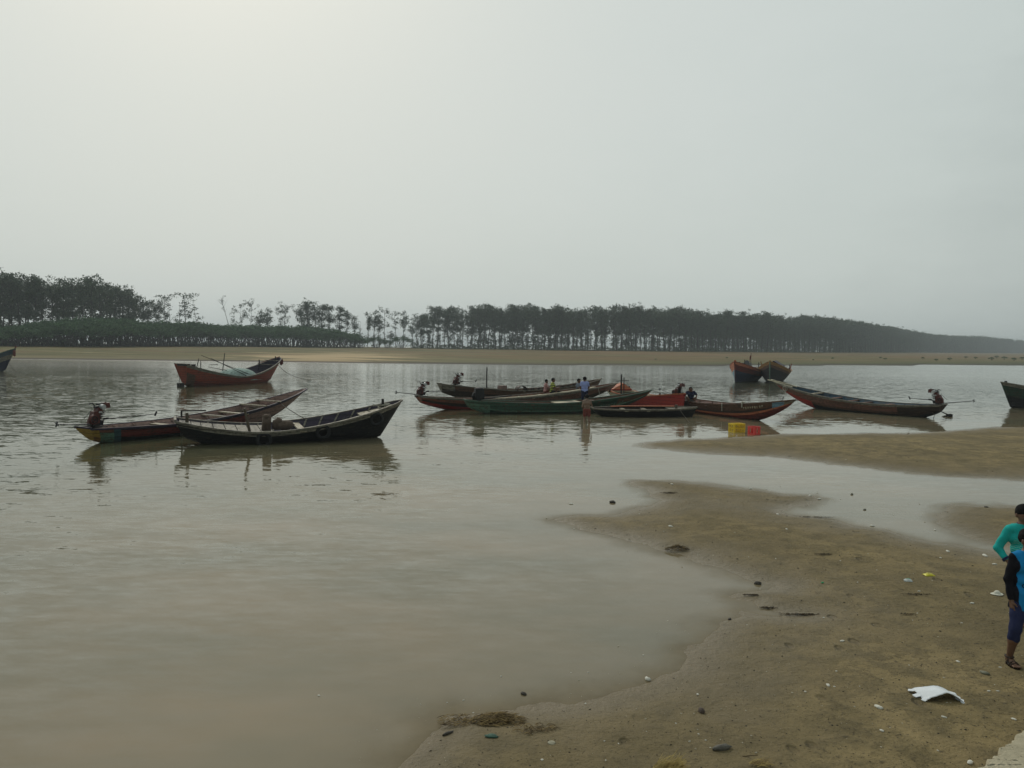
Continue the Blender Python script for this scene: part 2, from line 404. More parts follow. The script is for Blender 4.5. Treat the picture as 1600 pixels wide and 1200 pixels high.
vs_ = n.new('ShaderNodeVectorMath'); vs_.operation = 'SCALE'; l.new(sl, vs_.inputs[0]); l.new(math_(t, 'MULTIPLY', amp, openw), vs_.inputs['Scale'])
nz = n.new('ShaderNodeVectorMath'); nz.operation = 'NORMALIZE'; av = n.new('ShaderNodeVectorMath'); av.operation = 'ADD'; l.new(vs_.outputs[0], av.inputs[0]); av.inputs[1].default_value = (0,0,1); l.new(av.outputs[0], nz.inputs[0])
nw = nz.outputs[0]
fr = n.new('ShaderNodeFresnel'); fr.inputs['IOR'].default_value = 1.34; l.new(nw, fr.inputs['Normal'])
gl = n.new('ShaderNodeBsdfGlossy'); l.new(mapr(t, spy.outputs['Y'], 45, 115, .035, .13), gl.inputs['Roughness']); gl.inputs['Color'].default_value = (.97,.97,.95,1); l.new(nw, gl.inputs['Normal'])
df = n.new('ShaderNodeBsdfDiffuse')
sub = noise(t, scl(t, P, (.16,.3,.2)), 1, 4, .6)
murk = mixc(t, mapr(t, at_.outputs['Fac'], .22, .75), mixc(t, mapr(t, sub, .36, .64), (.240,.190,.120), (.165,.152,.100)), mixc(t, mapr(t, sub, .36, .64), (.105,.098,.052), (.085,.086,.050)))
ex = math_(t, 'SUBTRACT', 1.0, math_(t, 'POWER', 2.718, math_(t, 'MULTIPLY', math_(t, 'MAXIMUM', at_.outputs['Fac'], 0.0), -75)), True)
bedn = noise(t, P, 2.3, 6, .68)
l.new(mixc(t, ex, mixc(t, mapr(t, bedn, .40, .62), (.175,.138,.080), (.140,.110,.062)), murk), df.inputs['Color'])
ms = n.new('ShaderNodeMixShader'); l.new(math_(t, 'MULTIPLY', fr.outputs[0], mapr(t, at_.outputs['Fac'], 0, .016, .5, 1, True)), ms.inputs[0]); l.new(df.outputs[0], ms.inputs[1]); l.new(gl.outputs[0], ms.inputs[2])
o_ = n.new('ShaderNodeOutputMaterial'); l.new(ms.outputs[0], o_.inputs[0])
ri = np.r_[0:GX.shape[0]:2]; ci = np.r_[0:GX.shape[1]:2]
ri = np.unique(np.r_[ri, GX.shape[0]-1]); ci = np.unique(np.r_[ci, GX.shape[1]-1])
sub_ = np.ix_(ri, ci)
sheet('river_water', GX[sub_], GY[sub_], GZ[sub_]*0, m, -GZ[sub_])

# ------------------------------------------------------------------ haze
HAZE = True
if HAZE:
    hb_ = MB(); hb_.box((0, 1900, 16.5), (20000, 4800, 38))
    m, t, n, l = nt('haze_air')
    pv = n.new('ShaderNodeVolumePrincipled'); pv.inputs['Density'].default_value = .00047; pv.inputs['Color'].default_value = (.86,.94,.98,1); pv.inputs['Anisotropy'].default_value = .2
    o_ = n.new('ShaderNodeOutputMaterial'); l.new(pv.outputs[0], o_.inputs['Volume'])
    hz = hb_.build('haze', m); hz['kind'] = 'stuff'
    sc.cycles.volume_max_steps = 64
# ------------------------------------------------------------------ boats
class Boat:
    def __init__(s, name, label, stern, bow, B, zs, zm, zb, tm=.4, k0=.6, k1=1.6, ws=.5, wb=.04, kzs=.3, kzb=.8, draft=.25,
                 rows=None, inner='mauve', rail='grey_wood', heel=0, flare=.55, p0=1.5, p1=1.8, bowp=.62, floor=.08, NS=44, M_=8,
                 ribs=8, thw=(), decks=(), rib_mat=None, thw_mat='pale_wood', deck_mat='grey_wood', bt=.42, st=.34, railw=.075):
        s.__dict__.update(locals())
        a = Vector((stern[0], stern[1], 0)); b = Vector((bow[0], bow[1], 0)); d = b-a
        s.L = d.length; s.rz = math.atan2(d.y, d.x)
        s.root = empty(name, (a+b)/2, s.rz); s.root.rotation_euler = (heel, 0, s.rz)
        s.mw = Matrix.Translation((a+b)/2) @ (Matrix.Rotation(s.rz, 4, 'Z') @ Matrix.Rotation(heel, 4, 'X'))
        tag(s.root, label, 'boat', 'wooden fishing boats moored on the river')
        s.hull(); s.rails()
        for i in range(ribs): s.rib(.10+.80*(i+.5)/ribs)
        for q in thw: s.thwart(*q) if isinstance(q, tuple) else s.thwart(q)
        for q in decks: s.deck(*q)
    def gz(s, t):
        if t < s.tm: return s.zm+(s.zs-s.zm)*((s.tm-t)/s.tm)**s.p0
        return s.zm+(s.zb-s.zm)*((t-s.tm)/(1-s.tm))**s.p1
    def kz(s, t):
        z = -s.draft
        if t < s.st: z += (s.kzs+s.draft)*((s.st-t)/s.st)**2
        if t > 1-s.bt: z += (s.kzb+s.draft)*((t-1+s.bt)/s.bt)**2
        return z
    def hb(s, t):
        f = s.ws+(1-s.ws)*math.sin(math.pi/2*min(t/.38, 1))
        g = 1.0
        if t > .45: g = max(s.wb, math.cos(math.pi/2*(t-.45)/.55)**s.bowp)
        return s.B/2*f*g
    def pt(s, t, q, side, ins=0.0):
        x = -s.L/2 + (s.k0+(s.L-s.k0-s.k1)*t)*(1-q) + s.L*t*q
        b = max(s.hb(t)-ins, .012); k = s.kz(t); g = s.gz(t)
        if ins:
            k = max(k+.07, s.floor); k = min(k, g-.06); g += 0
            x += ins*1.2*((.5-t)*2 if abs(t-.5) > .4 else 0)
        return Vector((x, side*b*(q**s.flare), k+(g-k)*q))
    def hull(s):
        NS, M_ = s.NS, s.M_
        mb = MB(); rows = s.rows or (lambda t, q, sd: 'brown'); mats = []
        def mi(k):
            if k not in mats: mats.append(k)
            return mats.index(k)
        def idx(layer, i, j): return layer*(NS+1)*(2*M_+1)+i*(2*M_+1)+(j+M_)
        for ins in (0, .05):
            for i in range(NS+1):
                for j in range(-M_, M_+1):
                    mb.v.append(tuple(s.pt(i/NS, abs(j)/M_, 1 if j >= 0 else -1, ins)))
        im = mi(s.inner)
        for i in range(NS):
            for j in range(-M_, M_):
                q = (abs(j)+abs(j+1))/2/M_
                sd = 1 if j >= 0 else -1
                mb.f.append((idx(0,i,j), idx(0,i,j+1), idx(0,i+1,j+1), idx(0,i+1,j))[::-1]); mb.m.append(mi(rows((i+.5)/NS, q, sd)))
                mb.f.append((idx(1,i,j), idx(1,i,j+1), idx(1,i+1,j+1), idx(1,i+1,j))); mb.m.append(im)
            for e in (-M_, M_):
                f = (idx(0,i,e), idx(1,i,e), idx(1,i+1,e), idx(0,i+1,e))
                mb.f.append(f if e > 0 else f[::-1]); mb.m.append(im)
        for i, lay, fl in ((0,0,0),(0,1,1),(NS,0,1),(NS,1,0)):
            f = [idx(lay, i, j) for j in range(-M_, M_+1)]
            mb.f.append(tuple(f if not fl else f[::-1])); mb.m.append(mi(rows(0 if i == 0 else 1, .7, 0)) if lay == 0 else im)
        o = mb.build('hull', [M(k) for k in mats], s.root)
        s.hullo = o
    def rails(s):
        mb = MB()
        for sd in (1, -1):
            pr = None
            for i in range(s.NS+1):
                p = s.pt(i/s.NS, 1, sd); w_ = s.railw/2
                ring = [p+Vector((0, sd*w_*.6, -.035)), p+Vector((0, sd*w_*.7, .028)), p+Vector((0, -sd*w_*1.3, .028)), p+Vector((0, -sd*w_*1.3, -.012))]
                b = len(mb.v); mb.v += [tuple(v) for v in ring]
                if i:
                    for k in range(4):
                        mb.f.append((b-4+k, b-4+(k+1) % 4, b+(k+1) % 4, b+k)); mb.m.append(0)
                if i in (0, s.NS): mb.f.append((b, b+1, b+2, b+3)); mb.m.append(0)
        if s.ws > .12:
            a = s.pt(0, 1, 1); c = s.pt(0, 1, -1)
            mb.bar(a+Vector((.02,0,.034)), c+Vector((.02,0,.034)), .08, .05)
        mb.build('gunwale', M(s.rail), s.root)
    def rib(s, t):
        mb = MB(); ring = []
        for k in range(-5, 6):
            q = max(.02, abs(k)/5*.985); sd = 1 if k >= 0 else -1
            a = s.pt(t, q, sd, .05); c = s.pt(t, q, sd, .10)
            if abs(k) < 1: a.y = c.y = 0
            w_ = Vector((.03, 0, 0)); b0 = len(mb.v); mb.v += [tuple(v) for v in (a-w_, a+w_, c+w_, c-w_)]
            if k > -5:
                for j in range(4): mb.f.append((b0-4+j, b0-4+(j+1) % 4, b0+(j+1) % 4, b0+j)); mb.m.append(0)
        mb.f += [(0,3,2,1), (b0,b0+1,b0+2,b0+3)]; mb.m += [0,0]
        mb.build('rib', M(s.rib_mat or s.inner), s.root)
    def thwart(s, t, w_=.2, dz=-.08, ext=-.04, mat_=None, skew=0):
        g = s.gz(t)+dz; b = s.hb(t)+ext; x = s.pt(t, 1, 1).x
        mb = MB(); mb.bar((x-skew, -b, g), (x+skew, b, g), w_, .045)
        mb.build('thwart', M(mat_ or s.thw_mat), s.root)
    def deck(s, t0, t1, dz=-.05, mat_=None, n=8, part='deck'):
        mb = MB()
        for i in range(n):
            ta, tb = t0+(t1-t0)*i/n, t0+(t1-t0)*(i+.93)/n
            P = [s.pt(ta,1,1,.065), s.pt(tb,1,1,.065), s.pt(tb,1,-1,.065), s.pt(ta,1,-1,.065)]
            up = [p+Vector((0,0,dz)) for p in P]; dn = [p+Vector((0,0,dz-.035)) for p in P]
            mb.add(up+dn, [(0,3,2,1),(4,5,6,7),(0,1,5,4),(1,2,6,5),(2,3,7,6),(3,0,4,7)])
        mb.build(part, M(mat_ or s.deck_mat), s.root)
    def post(s, t, sdf, h, r=.045, lean=(0,0), mat_='dark_pole', name='post', z0=None):
        x = s.pt(t, 1, 1).x; y = sdf*s.hb(t); z = s.gz(t)-.06 if z0 is None else z0
        mb = MB(); mb.tube([(x, y, z), (x+lean[0], y+lean[1], z+h)], [r, r*.85], 8)
        return mb.build(name, M(mat_), s.root, smooth=False)
    def W(s, v): return s.mw @ Vector(v)
    def engine(s, t=0.02, y=0, sc_=1.0, shaft=1.5, tiller=1.7, z=None, near=-1, colr='engine_red', lean=.28, up=.1, kind=0):
        x0 = s.pt(t, 1, 1).x; z0 = (s.gz(t)+.02 if z is None else z)
        e = empty('engine', (x0, y, z0)); e.parent = s.root; e.scale = (sc_,)*3; 
        b = MB()
        sh = Matrix(((1,0,lean),(0,1,0),(0,0,1)))
        def bx(c, d, m=0, tp=1): b.box(sh@Vector(c), d, sh, m, tp)
        bx((-.05,0,.34), (.34,.26,.42), 0, .8); bx((.02,0,.60), (.22,.22,.16), 0, .85); bx((.10,0,.14), (.36,.2,.16), 1); bx((.0,0,.70), (.3,.12,.06), 1)
        bx((.02,near*.14,.52), (.10,.02,.05), 2)
        for k in range(5): b.box(sh@Vector((.14,0,.30+k*.055)), (.2,.27,.018), sh, 1)
        b.build('engine_block', [M(colr), M('engine_dark'), M('silver')], e)
        b = MB(); rt = Matrix.Rotation(R(90), 3, 'X')
        cx = Vector((-.10,near*.17,.27))
        b.tube([cx+Vector((0,near*-.04,0)), cx+Vector((0,near*.05,0))], [.185,.165], 18, 0)
        b.torus(cx+Vector((0,near*.05,0)), .11, .02, rt, 18, 6, 1); b.tube([cx, cx+Vector((0,near*.08,0))], .04, 10, 1)
        b.build('flywheel', [M(colr), M('engine_dark')], e)
        b = MB(); c = Vector((.27,near*.12,.70)); b.tube([c-Vector((0,near*.09,0)), c-Vector((0,-near*.07,0))], [.095,.085], 14)
        b.build('air_filter', [M('silver')], e, smooth=False)
        b = MB(); b.box((.47,0,.74), (.2,.26,.19), None, 0, .85); b.tube([(.47,0,.83),(.47,0,.87)], .03, 8, 1); b.bar((.12,0,.79), (.42,0,.80), .05, .05, 1)
        b.build('fuel_tank', [M(colr), M('engine_dark')], e)
        b = MB(); b.tube([(.38,near*.05,.62),(.36,near*.06,.5),(.26,near*.07,.42),(.3,near*.07,.34),(.2,near*.05,.3)], .012, 6)
        b.tube([(-.06,0,.62),(-.26,near*.02,.42),(-.42,near*.05,.3)], .009, 6); b.tube([(.12,.06,.68),(.02,.09,.84),(-.1,.1,.80)], .022, 8)
        b.build('cable', M('engine_dark'), e)
        b = MB(); b.tube([(.05,0,.12),(-.3,0,.11),(-shaft,0,.11+up)], [.03,.024,.016], 8, 0)
        for k in range(2):
            b.box((-shaft,0,.11+up), (.02,.05,.22), Matrix.Rotation(R(25+90*k), 3, 'X')@Matrix.Rotation(R(20),3,'Z'), 0)
        b.build('propeller_shaft', M('steel'), e)
        b = MB(); b.tube([(.15,0,.2),(.5,.02,.24),(tiller*.6,.03,.25),(tiller,.04,.27)], [.024,.022,.016,.014], 8); b.tube([(tiller-.02,.04,.2),(tiller+.06,.04,.36)], .035, 8)
        b.box((.5,.02,.26), (.18,.05,.07))
        b.build('tiller', M('engine_dark'), e)
        b = MB(); b.bar((-.02,-.0,-.06), (0,0,.10), .1, .1); b.box((0,0,.05), (.34,.22,.04)); b.bar((-.28,-.12,-.02), (.45,-.12,-.02), .05, .04); b.bar((-.28,.12,-.02), (.45,.12,-.02), .05, .04)
        b.build('engine_mount', M('dark_pole'), e)
        return e
def P2(px, Y): 
    v = at(px, 600, Y); return (v.x, v.y)
# ---- A mauve longboat, front left
def rA(t, q, s):
    if t < .024: return 'yellow' if q > .35 else 'ochre'
    if t < .06: return 'pale_green' if q < .7 else 'pink_brown'
    if t < .08: return 'teal'
    if t < .62: return 'purple_black' if q > .86 else ('dark_red' if q > .45 else 'black_tar')
    return 'purple_black' if q > .86 else ('mauve' if q > .3 else 'dark_brown')
A = Boat('longboat', 'mauve lined long boat with red engine, partly behind the black boat', P2(128,27.2), P2(478,37.4), 1.75, .56, .50, 1.46, tm=.28, k0=.35, k1=.35, ws=.5, wb=.05, kzs=.10, kzb=1.26,
         rows=rA, inner='mauve', rail='purple_black', heel=R(1), bt=.44, st=.16, p1=1.9, ribs=10, thw=((.30,.3,-.1),(.42,.22,-.06),(.52,.2,-.05),(.60,.24,-.08),(.70,.12,.05,.02),(.78,.12,.05,.1)), draft=.22, flare=.5)
A.deck(.0, .09, -.06, 'brown', 4, 'stern_deck')
A.engine(.045, .15, 1.0, 1.35, 2.6, up=.10)
b = MB(); x = A.pt(.30,1,1).x; yb = -A.hb(.30)
v0 = Vector((x, yb-.02, -.1)); b.tube([v0, v0+Vector((0,0,1.12))], .035, 8); b.tube([v0+Vector((0,0,1.10)), v0+Vector((.85,-.35,1.08))], .028, 8); b.tube([v0+Vector((0,0,.35)), v0+Vector((.6,-.1,.35))], .022, 8)
b.build('pole_frame', M('dark_pole'), A.root)
for tt, dx in ((.665,0),(.74,.1)):
    b = MB(); g = A.gz(tt)-.22; x = A.pt(tt,1,1).x
    for k in range(14):
        a = Vector((x+random.uniform(-.3,.3), random.uniform(-.3,.3), g+random.uniform(0,.1))); d = Vector((random.uniform(-.5,.5), random.uniform(-.3,.3), random.uniform(-.02,.05)))
        b.tube([a-d, a+d], .018, 6)
    b.build('stick_bundle', M('bamboo'), A.root)
# ---- B black boat, front
Bt = Boat('rowing_boat', 'black tarred wooden boat with pale ribbed rim and old tyres along its side', P2(272,27.6), P2(628,30.9), 2.25, .88, .50, 1.44, tm=.36, k0=.35, k1=.85, ws=.42, wb=.03, kzs=.2, kzb=.05, draft=.3,
          rows=lambda t,q,s: 'black_tar' if q < .93 else 'grey_wood', inner='purple_black', rail='grey_wood', heel=R(3.2), bt=.25, p1=1.7, p0=1.7, ribs=11, rib_mat='grey_wood',
          thw=((.52,.25,-.1),), decks=((.01,.40,-.05),(.80,.95,-.12,'pale_wood',3,'bow_deck')), floor=.07, bowp=.55)
b = MB()
for sd in (1,-1):
    for i in range(44):
        t0, t1 = i/44, (i+1)/44
        a0 = Bt.pt(t0, .985, sd, .052); a1 = Bt.pt(t1, .985, sd, .052)
        b.add([a0+Vector((0,-sd*.004,0)), a1+Vector((0,-sd*.004,0)), a1+Vector((0,-sd*.004,-.15)), a0+Vector((0,-sd*.004,-.15))], [(0,1,2,3)])
b.build('inner_wale', M('grey_wood'), Bt.root)
Bt.post(.30, -.55, .85, .05, (-.18,0), 'bamboo', 'post'); Bt.post(.905, 0, .34, .06, (0,.02), 'dark_pole', 'bollard'); Bt.post(.05, .3, .35, .06, (0,0), 'bamboo', 'bollard')
b = MB(); x = Bt.pt(.91,1,1).x; z = Bt.gz(.91)-.05
for k in range(6): b.torus((x+random.uniform(-.3,.3), random.uniform(-.12,.12), z+.02*k), .13, .03, Matrix.Rotation(random.uniform(-.3,.3),3,'X'), 14, 6)
b.build('rope_coil', M('pale_rope'), Bt.root)
b = MB()
for i in range(22):
    t0, t1 = .5+i*.02, .5+(i+1)*.02
    b.bar(Bt.pt(t0,1,-1)+Vector((0,.13,.0)), Bt.pt(t1,1,-1)+Vector((0,.13,0)), .05, .03)
b.build('side_rail', M('pale_wood'), Bt.root)
# ---- C orange fishing boat
def rC(t, q, s):
    if q > .86: return 'grey_wood'
    if t < .06: return 'brown' if q < .6 else 'orange_red'
    return 'orange_red' if q > (.42 if t < .5 else .3) else 'dark_red'
C_ = Boat('fishing_boat', 'orange red fishing boat with upswept bow and a heap of net inside', P2(281,63.6), P2(437,75.2), 2.9, 1.82, .72, 2.25, tm=.48, k0=.5, k1=1.35, ws=.45, wb=.03, kzs=.1, kzb=.2, draft=.4,
          rows=rC, inner='purple_black', rail='grey_wood', heel=R(2), st=.2, bt=.22, p0=1.5, p1=1.6, ribs=8, thw=((.86,.12,-.05,0),(.9,.12,.2,0)), thw_mat='grey_wood', decks=((.02,.2,-.1,'dark_brown',5,'stern_deck'),), bowp=.5)
for (t0_, y0, h, ln, r_) in ((.10,-.5,.85,(.25,0),.035),(.20,.2,.9,(0,0),.035),(.42,.3,1.95,(.25,0),.04),(.80,.35,.7,(-.05,0),.06),(.93,-.2,.5,(0,0),.06)):
    C_.post(t0_, y0, h, r_, ln, 'dark_pole', 'post')
for (a, c_) in (((-4.6,-.6,2.55),(0.9,-.9,.85)), ((-3.3,-.4,2.3),(0.4,-1.0,.75)), ((-2.6,.5,1.5),(1.2,-.8,.75)), ((-3.6,-.5,1.75),(-2.6,-.5,1.75))):
    b = MB(); b.tube([a, c_], [.02,.03], 6); b.build('long_pole', M('dark_pole'), C_.root)
b = MB(); x = C_.pt(1,1,1).x
b.bar(C_.pt(.84,1,1)+Vector((0,0,.1)), Vector((x-.1,0,C_.zb+.08)), .07, .07); b.build('bow_rail', M('dark_red'), C_.root)
b = MB(); b.ell((x+.12,-.05,C_.zb-.42), (.2,.18,.32), 10, 8, 0, None, .25); b.tube([(x,0,C_.zb+.02),(x+.12,-.05,C_.zb-.2)], .02, 6); b.build('fender_bundle', M('dark_red'), C_.root)
b = MB(); b.box((-C_.L/2+.18,-.2,1.78), (.5,.9,.18)); b.box((-C_.L/2+.9,-.5,1.7), (.3,.2,.25)); b.build('stern_gear', M('dark_pole'), C_.root)
b = MB(); b.box((-C_.L/2-.12,-.2,.10), (.5,.3,.42)); b.tube([(-C_.L/2-.3,-.2,.2),(-C_.L/2-.25,-.2,.75)], .018, 6); b.build('rudder', M('dark_pole'), C_.root)
# ---- D left edge boat
D = Boat('fishing_boat', 'blue grey boat of which only the bow shows at the left edge', P2(-115,92), P2(25,90), 2.9, 2.1, 1.0, 2.62, tm=.45, k0=.5, k1=1.3, ws=.5, wb=.03, kzs=.1, kzb=.2, draft=.4,
         rows=lambda t,q,s: ('navy' if q < .45 else ('ochre' if t < .86 and q < .8 else ('grey_wood' if q < .8 else 'blue'))), inner='dark_brown', rail='pale_green', bt=.22, ribs=5, thw=(.6,.8), bowp=.5)
b = MB(); x = D.pt(1,1,1).x; b.ell((x-.12,-.05,D.zb-.5), (.16,.16,.4), 10, 8, 0, None, .25); b.bar((x-.15,0,D.zb-.1),(x+.15,0,D.zb+.3),.1,.1); b.build('fender_bundle', M('dark_red'), D.root)
# ---- E1 red stern longboat
def rE1(t, q, s):
    if q > .9: return 'grey_wood'
    if t < .35: return 'salmon' if q > .62 else ('dark_brown' if q > .38 else 'bright_red')
    if t > .93: return 'mauve'
    return 'pink_brown' if q > .55 else 'dark_brown'
E1 = Boat('longboat', 'long boat with red painted stern, small outboard engine and a high blunt bow', P2(653,43.2), P2(964,51), 1.85, .78, .55, 1.30, tm=.3, k0=.2, k1=.35, ws=.42, wb=.07, kzs=.40, kzb=.98, draft=.2,
          rows=rE1, inner='pink_brown', rail='grey_wood', bt=.42, st=.26, p1=1.7, ribs=9, thw=(.3,.4,.5,.6,(.72,.15)), decks=((.01,.12,-.04,'orange',4,'stern_deck'),), flare=.5)
E1.engine(.012, .1, .95, 1.5, 2.3, up=.14)
b = MB()
for i in range(26):
    t0, t1 = .28+i*.022, .28+(i+1)*.022
    b.bar(E1.pt(t0,1,-1)+Vector((0,.2,.05)), E1.pt(t1,1,-1)+Vector((0,.2,.05)), .22, .03)
b.build('side_plank', M('cream'), E1.root)
b = MB(); q_ = E1.pt(.86,1,-1); b.tube([q_, q_+Vector((.1,-.1,-.5)), q_+Vector((.12,-.15,-1.0))], .016, 6); b.build('hanging_rope', M('pale_rope'), E1.root)
# ---- E2 behind
E2 = Boat('longboat', 'brown long boat with a thin mast, farthest back in the cluster', P2(686,50), P2(939,57), 1.9, 1.16, .66, 1.32, tm=.42, k0=.2, k1=.45, ws=.3, wb=.05, kzs=.6, kzb=.6, draft=.2,
          rows=lambda t,q,s: ('grey_wood' if t < .07 and q > .5 else ('brown' if q > .6 else 'dark_brown')) if t < .85 else 'brown', inner='brown', rail='grey_wood', bt=.3, p0=1.3, p1=2.2, ribs=7, thw=(.2,.45,.6,.9), flare=.5)
E2.engine(.09, 0, .95, .35, 1.6, up=-.4); E2.post(.26, -.2, 1.45, .045, (0,0), 'dark_pole', 'mast')
b = MB(); v = E2.pt(.26,1,1); b.tube([(v.x,-.2*E2.hb(.26),E2.gz(.26)+1.3),(v.x+1.2,-.6,E2.gz(.26)+.1)], .008, 4); b.build('mast_stay', M('rope'), E2.root)
b = MB()
for i in range(9): b.ell(E2.pt(.46+i*.04,1,-1)+Vector((0,.05,.09)), (.16,.10,.09), 8, 6, 0, None, .3)
b.tube([E2.pt(.44+i*.04,1,-1)+Vector((0,.05,.07)) for i in range(11)], .03, 6)
b.build('float_line', M('dark_brown'), E2.root)
b = MB()
for k in range(8):
    a0, a1 = math.pi*k/8, math.pi*(k+1)/8; c0 = E2.pt(.43,1,-1)+Vector((0,.05,.02))
    b.bar(c0+Vector((.38*math.cos(a0),0,.3*math.sin(a0))), c0+Vector((.38*math.cos(a1),0,.3*math.sin(a1))), .35, .04, 0)
b.build('arched_hood', M('dark_brown'), E2.root)
b = MB(); b.box(E2.pt(.33,1,-1)+Vector((0,.3,.12)), (.5,.4,.32)); b.build('locker', M('mauve'), E2.root)
# ---- E3 green
def rE3(t, q, s):
    if q > .88: return 'green'
    if t < .12: return 'pale_green' if q < .7 else 'green'
    if .62 < t and q > .55: return 'dark_green' if t < .8 else 'brown'
    return 'green' if q > .5 else ('pale_green' if q > .32 else 'dark_green')
E3 = Boat('longboat', 'green painted long boat with the shirtless man leaning on its side', P2(726,41.6), P2(1018,44.4), 1.75, .72, .56, 1.22, tm=.42, k0=.2, k1=.3, ws=.42, wb=.08, kzs=.34, kzb=.90, draft=.2,
          rows=rE3, inner='brown', rail='green', bt=.40, st=.22, p1=1.8, ribs=8, thw=(.2,.33,(.68,.2)), flare=.5, thw_mat='pink_brown', railw=.1)
E3.deck(.47, .60, -.02, 'cream', 6, 'cargo_deck')
b = MB(); x = E3.pt(.07,1,1).x; b.box((x+.05,.05,E3.gz(.07)+.38), (.50,.42,.50), None, 0, .92); b.ell((x+.05,.05,E3.gz(.07)+.62), (.27,.24,.10), 12, 6, 0, None, .2); b.ell((x-.2,.05,E3.gz(.07)+.25), (.16,.16,.2), 10, 6, 0, None, .3); b.box((x,.0,E3.gz(.07)+.08), (.22,.2,.3)); b.bar((x-.1,0,E3.gz(.07)+.05),(x+1.9,.3,E3.gz(.07)+.25),.06,.06)
b.build('covered_engine', M('engine_dark'), E3.root)
def lettering(bt, t0, t1, q, mat_, n, hgt):
    b = MB(); rr = random.Random(3)
    for i in range(n):
        t_ = t0+(t1-t0)*i/n; c = bt.pt(t_, q, -1)
        c2 = bt.pt(t_+.004, q, -1); dx = (c2-c).normalized(); up = (bt.pt(t_, q+.1, -1)-c).normalized(); nrm = dx.cross(up).normalized()
        if nrm.y > 0: nrm = -nrm
        def seg(a, e):
            pa = c+dx*a[0]*hgt+up*a[1]*hgt+nrm*.012; pe = c+dx*e[0]*hgt+up*e[1]*hgt+nrm*.012
            b.tube([pa, pe], .014, 5)
        seg((0,0),(0,1)); 
        if rr.random() < .7: seg((0,1),(.6,.95))
        if rr.random() < .6: seg((0,.5),(.5,.5))
        if rr.random() < .6: seg((.55,.95),(.55,rr.choice((0,.5))))
        if rr.random() < .5: seg((0,0),(.6,.05))
    b.build('lettering', M(mat_), bt.root)
lettering(E3, .70, .84, .52, 'pale_green', 9, .13)
# ---- E4 black flat boat
E4 = Boat('rowing_boat', 'low black hulled boat with pale plank rim in front of the bright red bow', P2(925,41.0), P2(1090,41.6), 1.5, .42, .44, .50, tm=.5, k0=.3, k1=.25, ws=.35, wb=.05, kzs=.1, kzb=.0, draft=.25,
          rows=lambda t,q,s: 'black_tar' if q < .93 else 'grey_wood', inner='dark_brown', rail='grey_wood', heel=R(3), ribs=7, rib_mat='dark_brown', thw=((.3,.2),(.5,.2)), decks=((.72,.96,-.03),), bt=.15)
b = MB()
for i in range(12):
    t0, t1 = .2+i*.05, .2+(i+1)*.05
    b.bar(E4.pt(t0,1,1)+Vector((0,-.12,.03)), E4.pt(t1,1,1)+Vector((0,-.12,.03)), .16, .03)
b.build('side_plank', M('orange'), E4.root)
E4.post(.80, 0, .22, .08, (0,0), 'bamboo', 'bollard')
# ---- E5 red bow with orange cabin
E5 = Boat('fishing_boat', 'boat with bright red high bow, cream rim and a peaked orange cabin roof', P2(962,53.5), P2(1070,43.9), 2.0, .80, .60, 1.08, tm=.4, k0=.25, k1=.18, ws=.75, wb=.05, kzs=.1, kzb=-.1, draft=.35,
          rows=lambda t,q,s: 'bright_red' if t > .3 else ('cream' if q > .45 else 'salmon'), inner='cream', rail='orange', bt=.12, st=.12, p1=1.5, ribs=7, thw=(.4,.5), decks=((.60,.74,-.04,'cream',3,'bow_deck'),))
E5.deck(.01,.13,.0,'cream',3,'stern_deck')
b = MB(); x0 = E5.pt(.03,1,1).x; x1 = E5.pt(.12,1,1).x; g = .84; hw = .68
b.add([(x0,-hw,g),(x1,-hw,g),(x1,hw,g),(x0,hw,g),(x0+.1,.1,g+.40),(x1-.1,.1,g+.40)], [(0,1,5,4),(2,3,4,5),(1,2,5),(3,0,4),(0,3,2,1)])
b.build('cabin_roof', M('orange'), E5.root)
b = MB(); b.box(((x0+x1)/2,0,g-.05), (x1-x0,2*hw+.04,.08)); b.build('cabin_trim', M('bright_red'), E5.root)
E5.post(.22,-.35,1.05,.035,(0,0),'dark_pole','post'); E5.post(.27,-.75,1.3,.055,(0,0),'dark_pole','post')
b = MB(); v = Vector((E5.pt(.22,1,1).x-.1,.05,1.45)); e_ = Vector((E5.pt(.27,1,1).x+.2,-1.2,1.45)); b.tube([v,e_],.025,6); b.build('crossbar', M('dark_pole'), E5.root)
E5.post(.05,.98,.3,.07,(0,0),'dark_pole','bollard'); E5.post(.12,-1.05,.35,.07,(.1,0),'dark_pole','bollard'); E5.post(.66,.1,.22,.06,(.1,0),'dark_pole','bollard')
# ---- E6 brown boat bow to right
def rE6(t, q, s):
    if t > .88 and q > .45: return 'light_blue' if t < .955 else 'grey_wood'
    return 'brown' if q > .62 else ('dark_brown' if q > .45 else ('orange' if q > .38 else 'dark_red'))
E6 = Boat('longboat', 'brown and red long boat with a blue patch on its bow, behind the yellow crate', P2(1058,46.6), P2(1243,37.6), 1.7, .68, .60, 1.20, tm=.32, k0=.2, k1=.3, ws=.5, wb=.07, kzs=.2, kzb=.92, draft=.22,
          rows=rE6, inner='pink_brown', rail='brown', bt=.42, p1=1.8, ribs=8, thw=(.25,.4,(.55,.2)), flare=.5, thw_mat='mauve')
E6.engine(-.01, .1, 1.0, 1.9, 1.2, up=.25)
lettering(E6, .70, .84, .72, 'cream', 9, .10)
b = MB(); q_ = E6.pt(.55,1,-1); b.tube([q_+Vector((-.2,.1,.05)), q_+Vector((0,-.05,.06)), q_+Vector((.02,-.05,-.35))], .02, 6); q_ = E6.pt(.7,1,-1)
b.tube([q_+Vector((-.15,.1,.1)), q_+Vector((.2,-.02,.1))], .035, 6); b.tube([q_+Vector((0,-.04,.1)), q_+Vector((0,-.05,-.18))], .03, 6); b.build('hanging_rope', M('pale_rope'), E6.root)
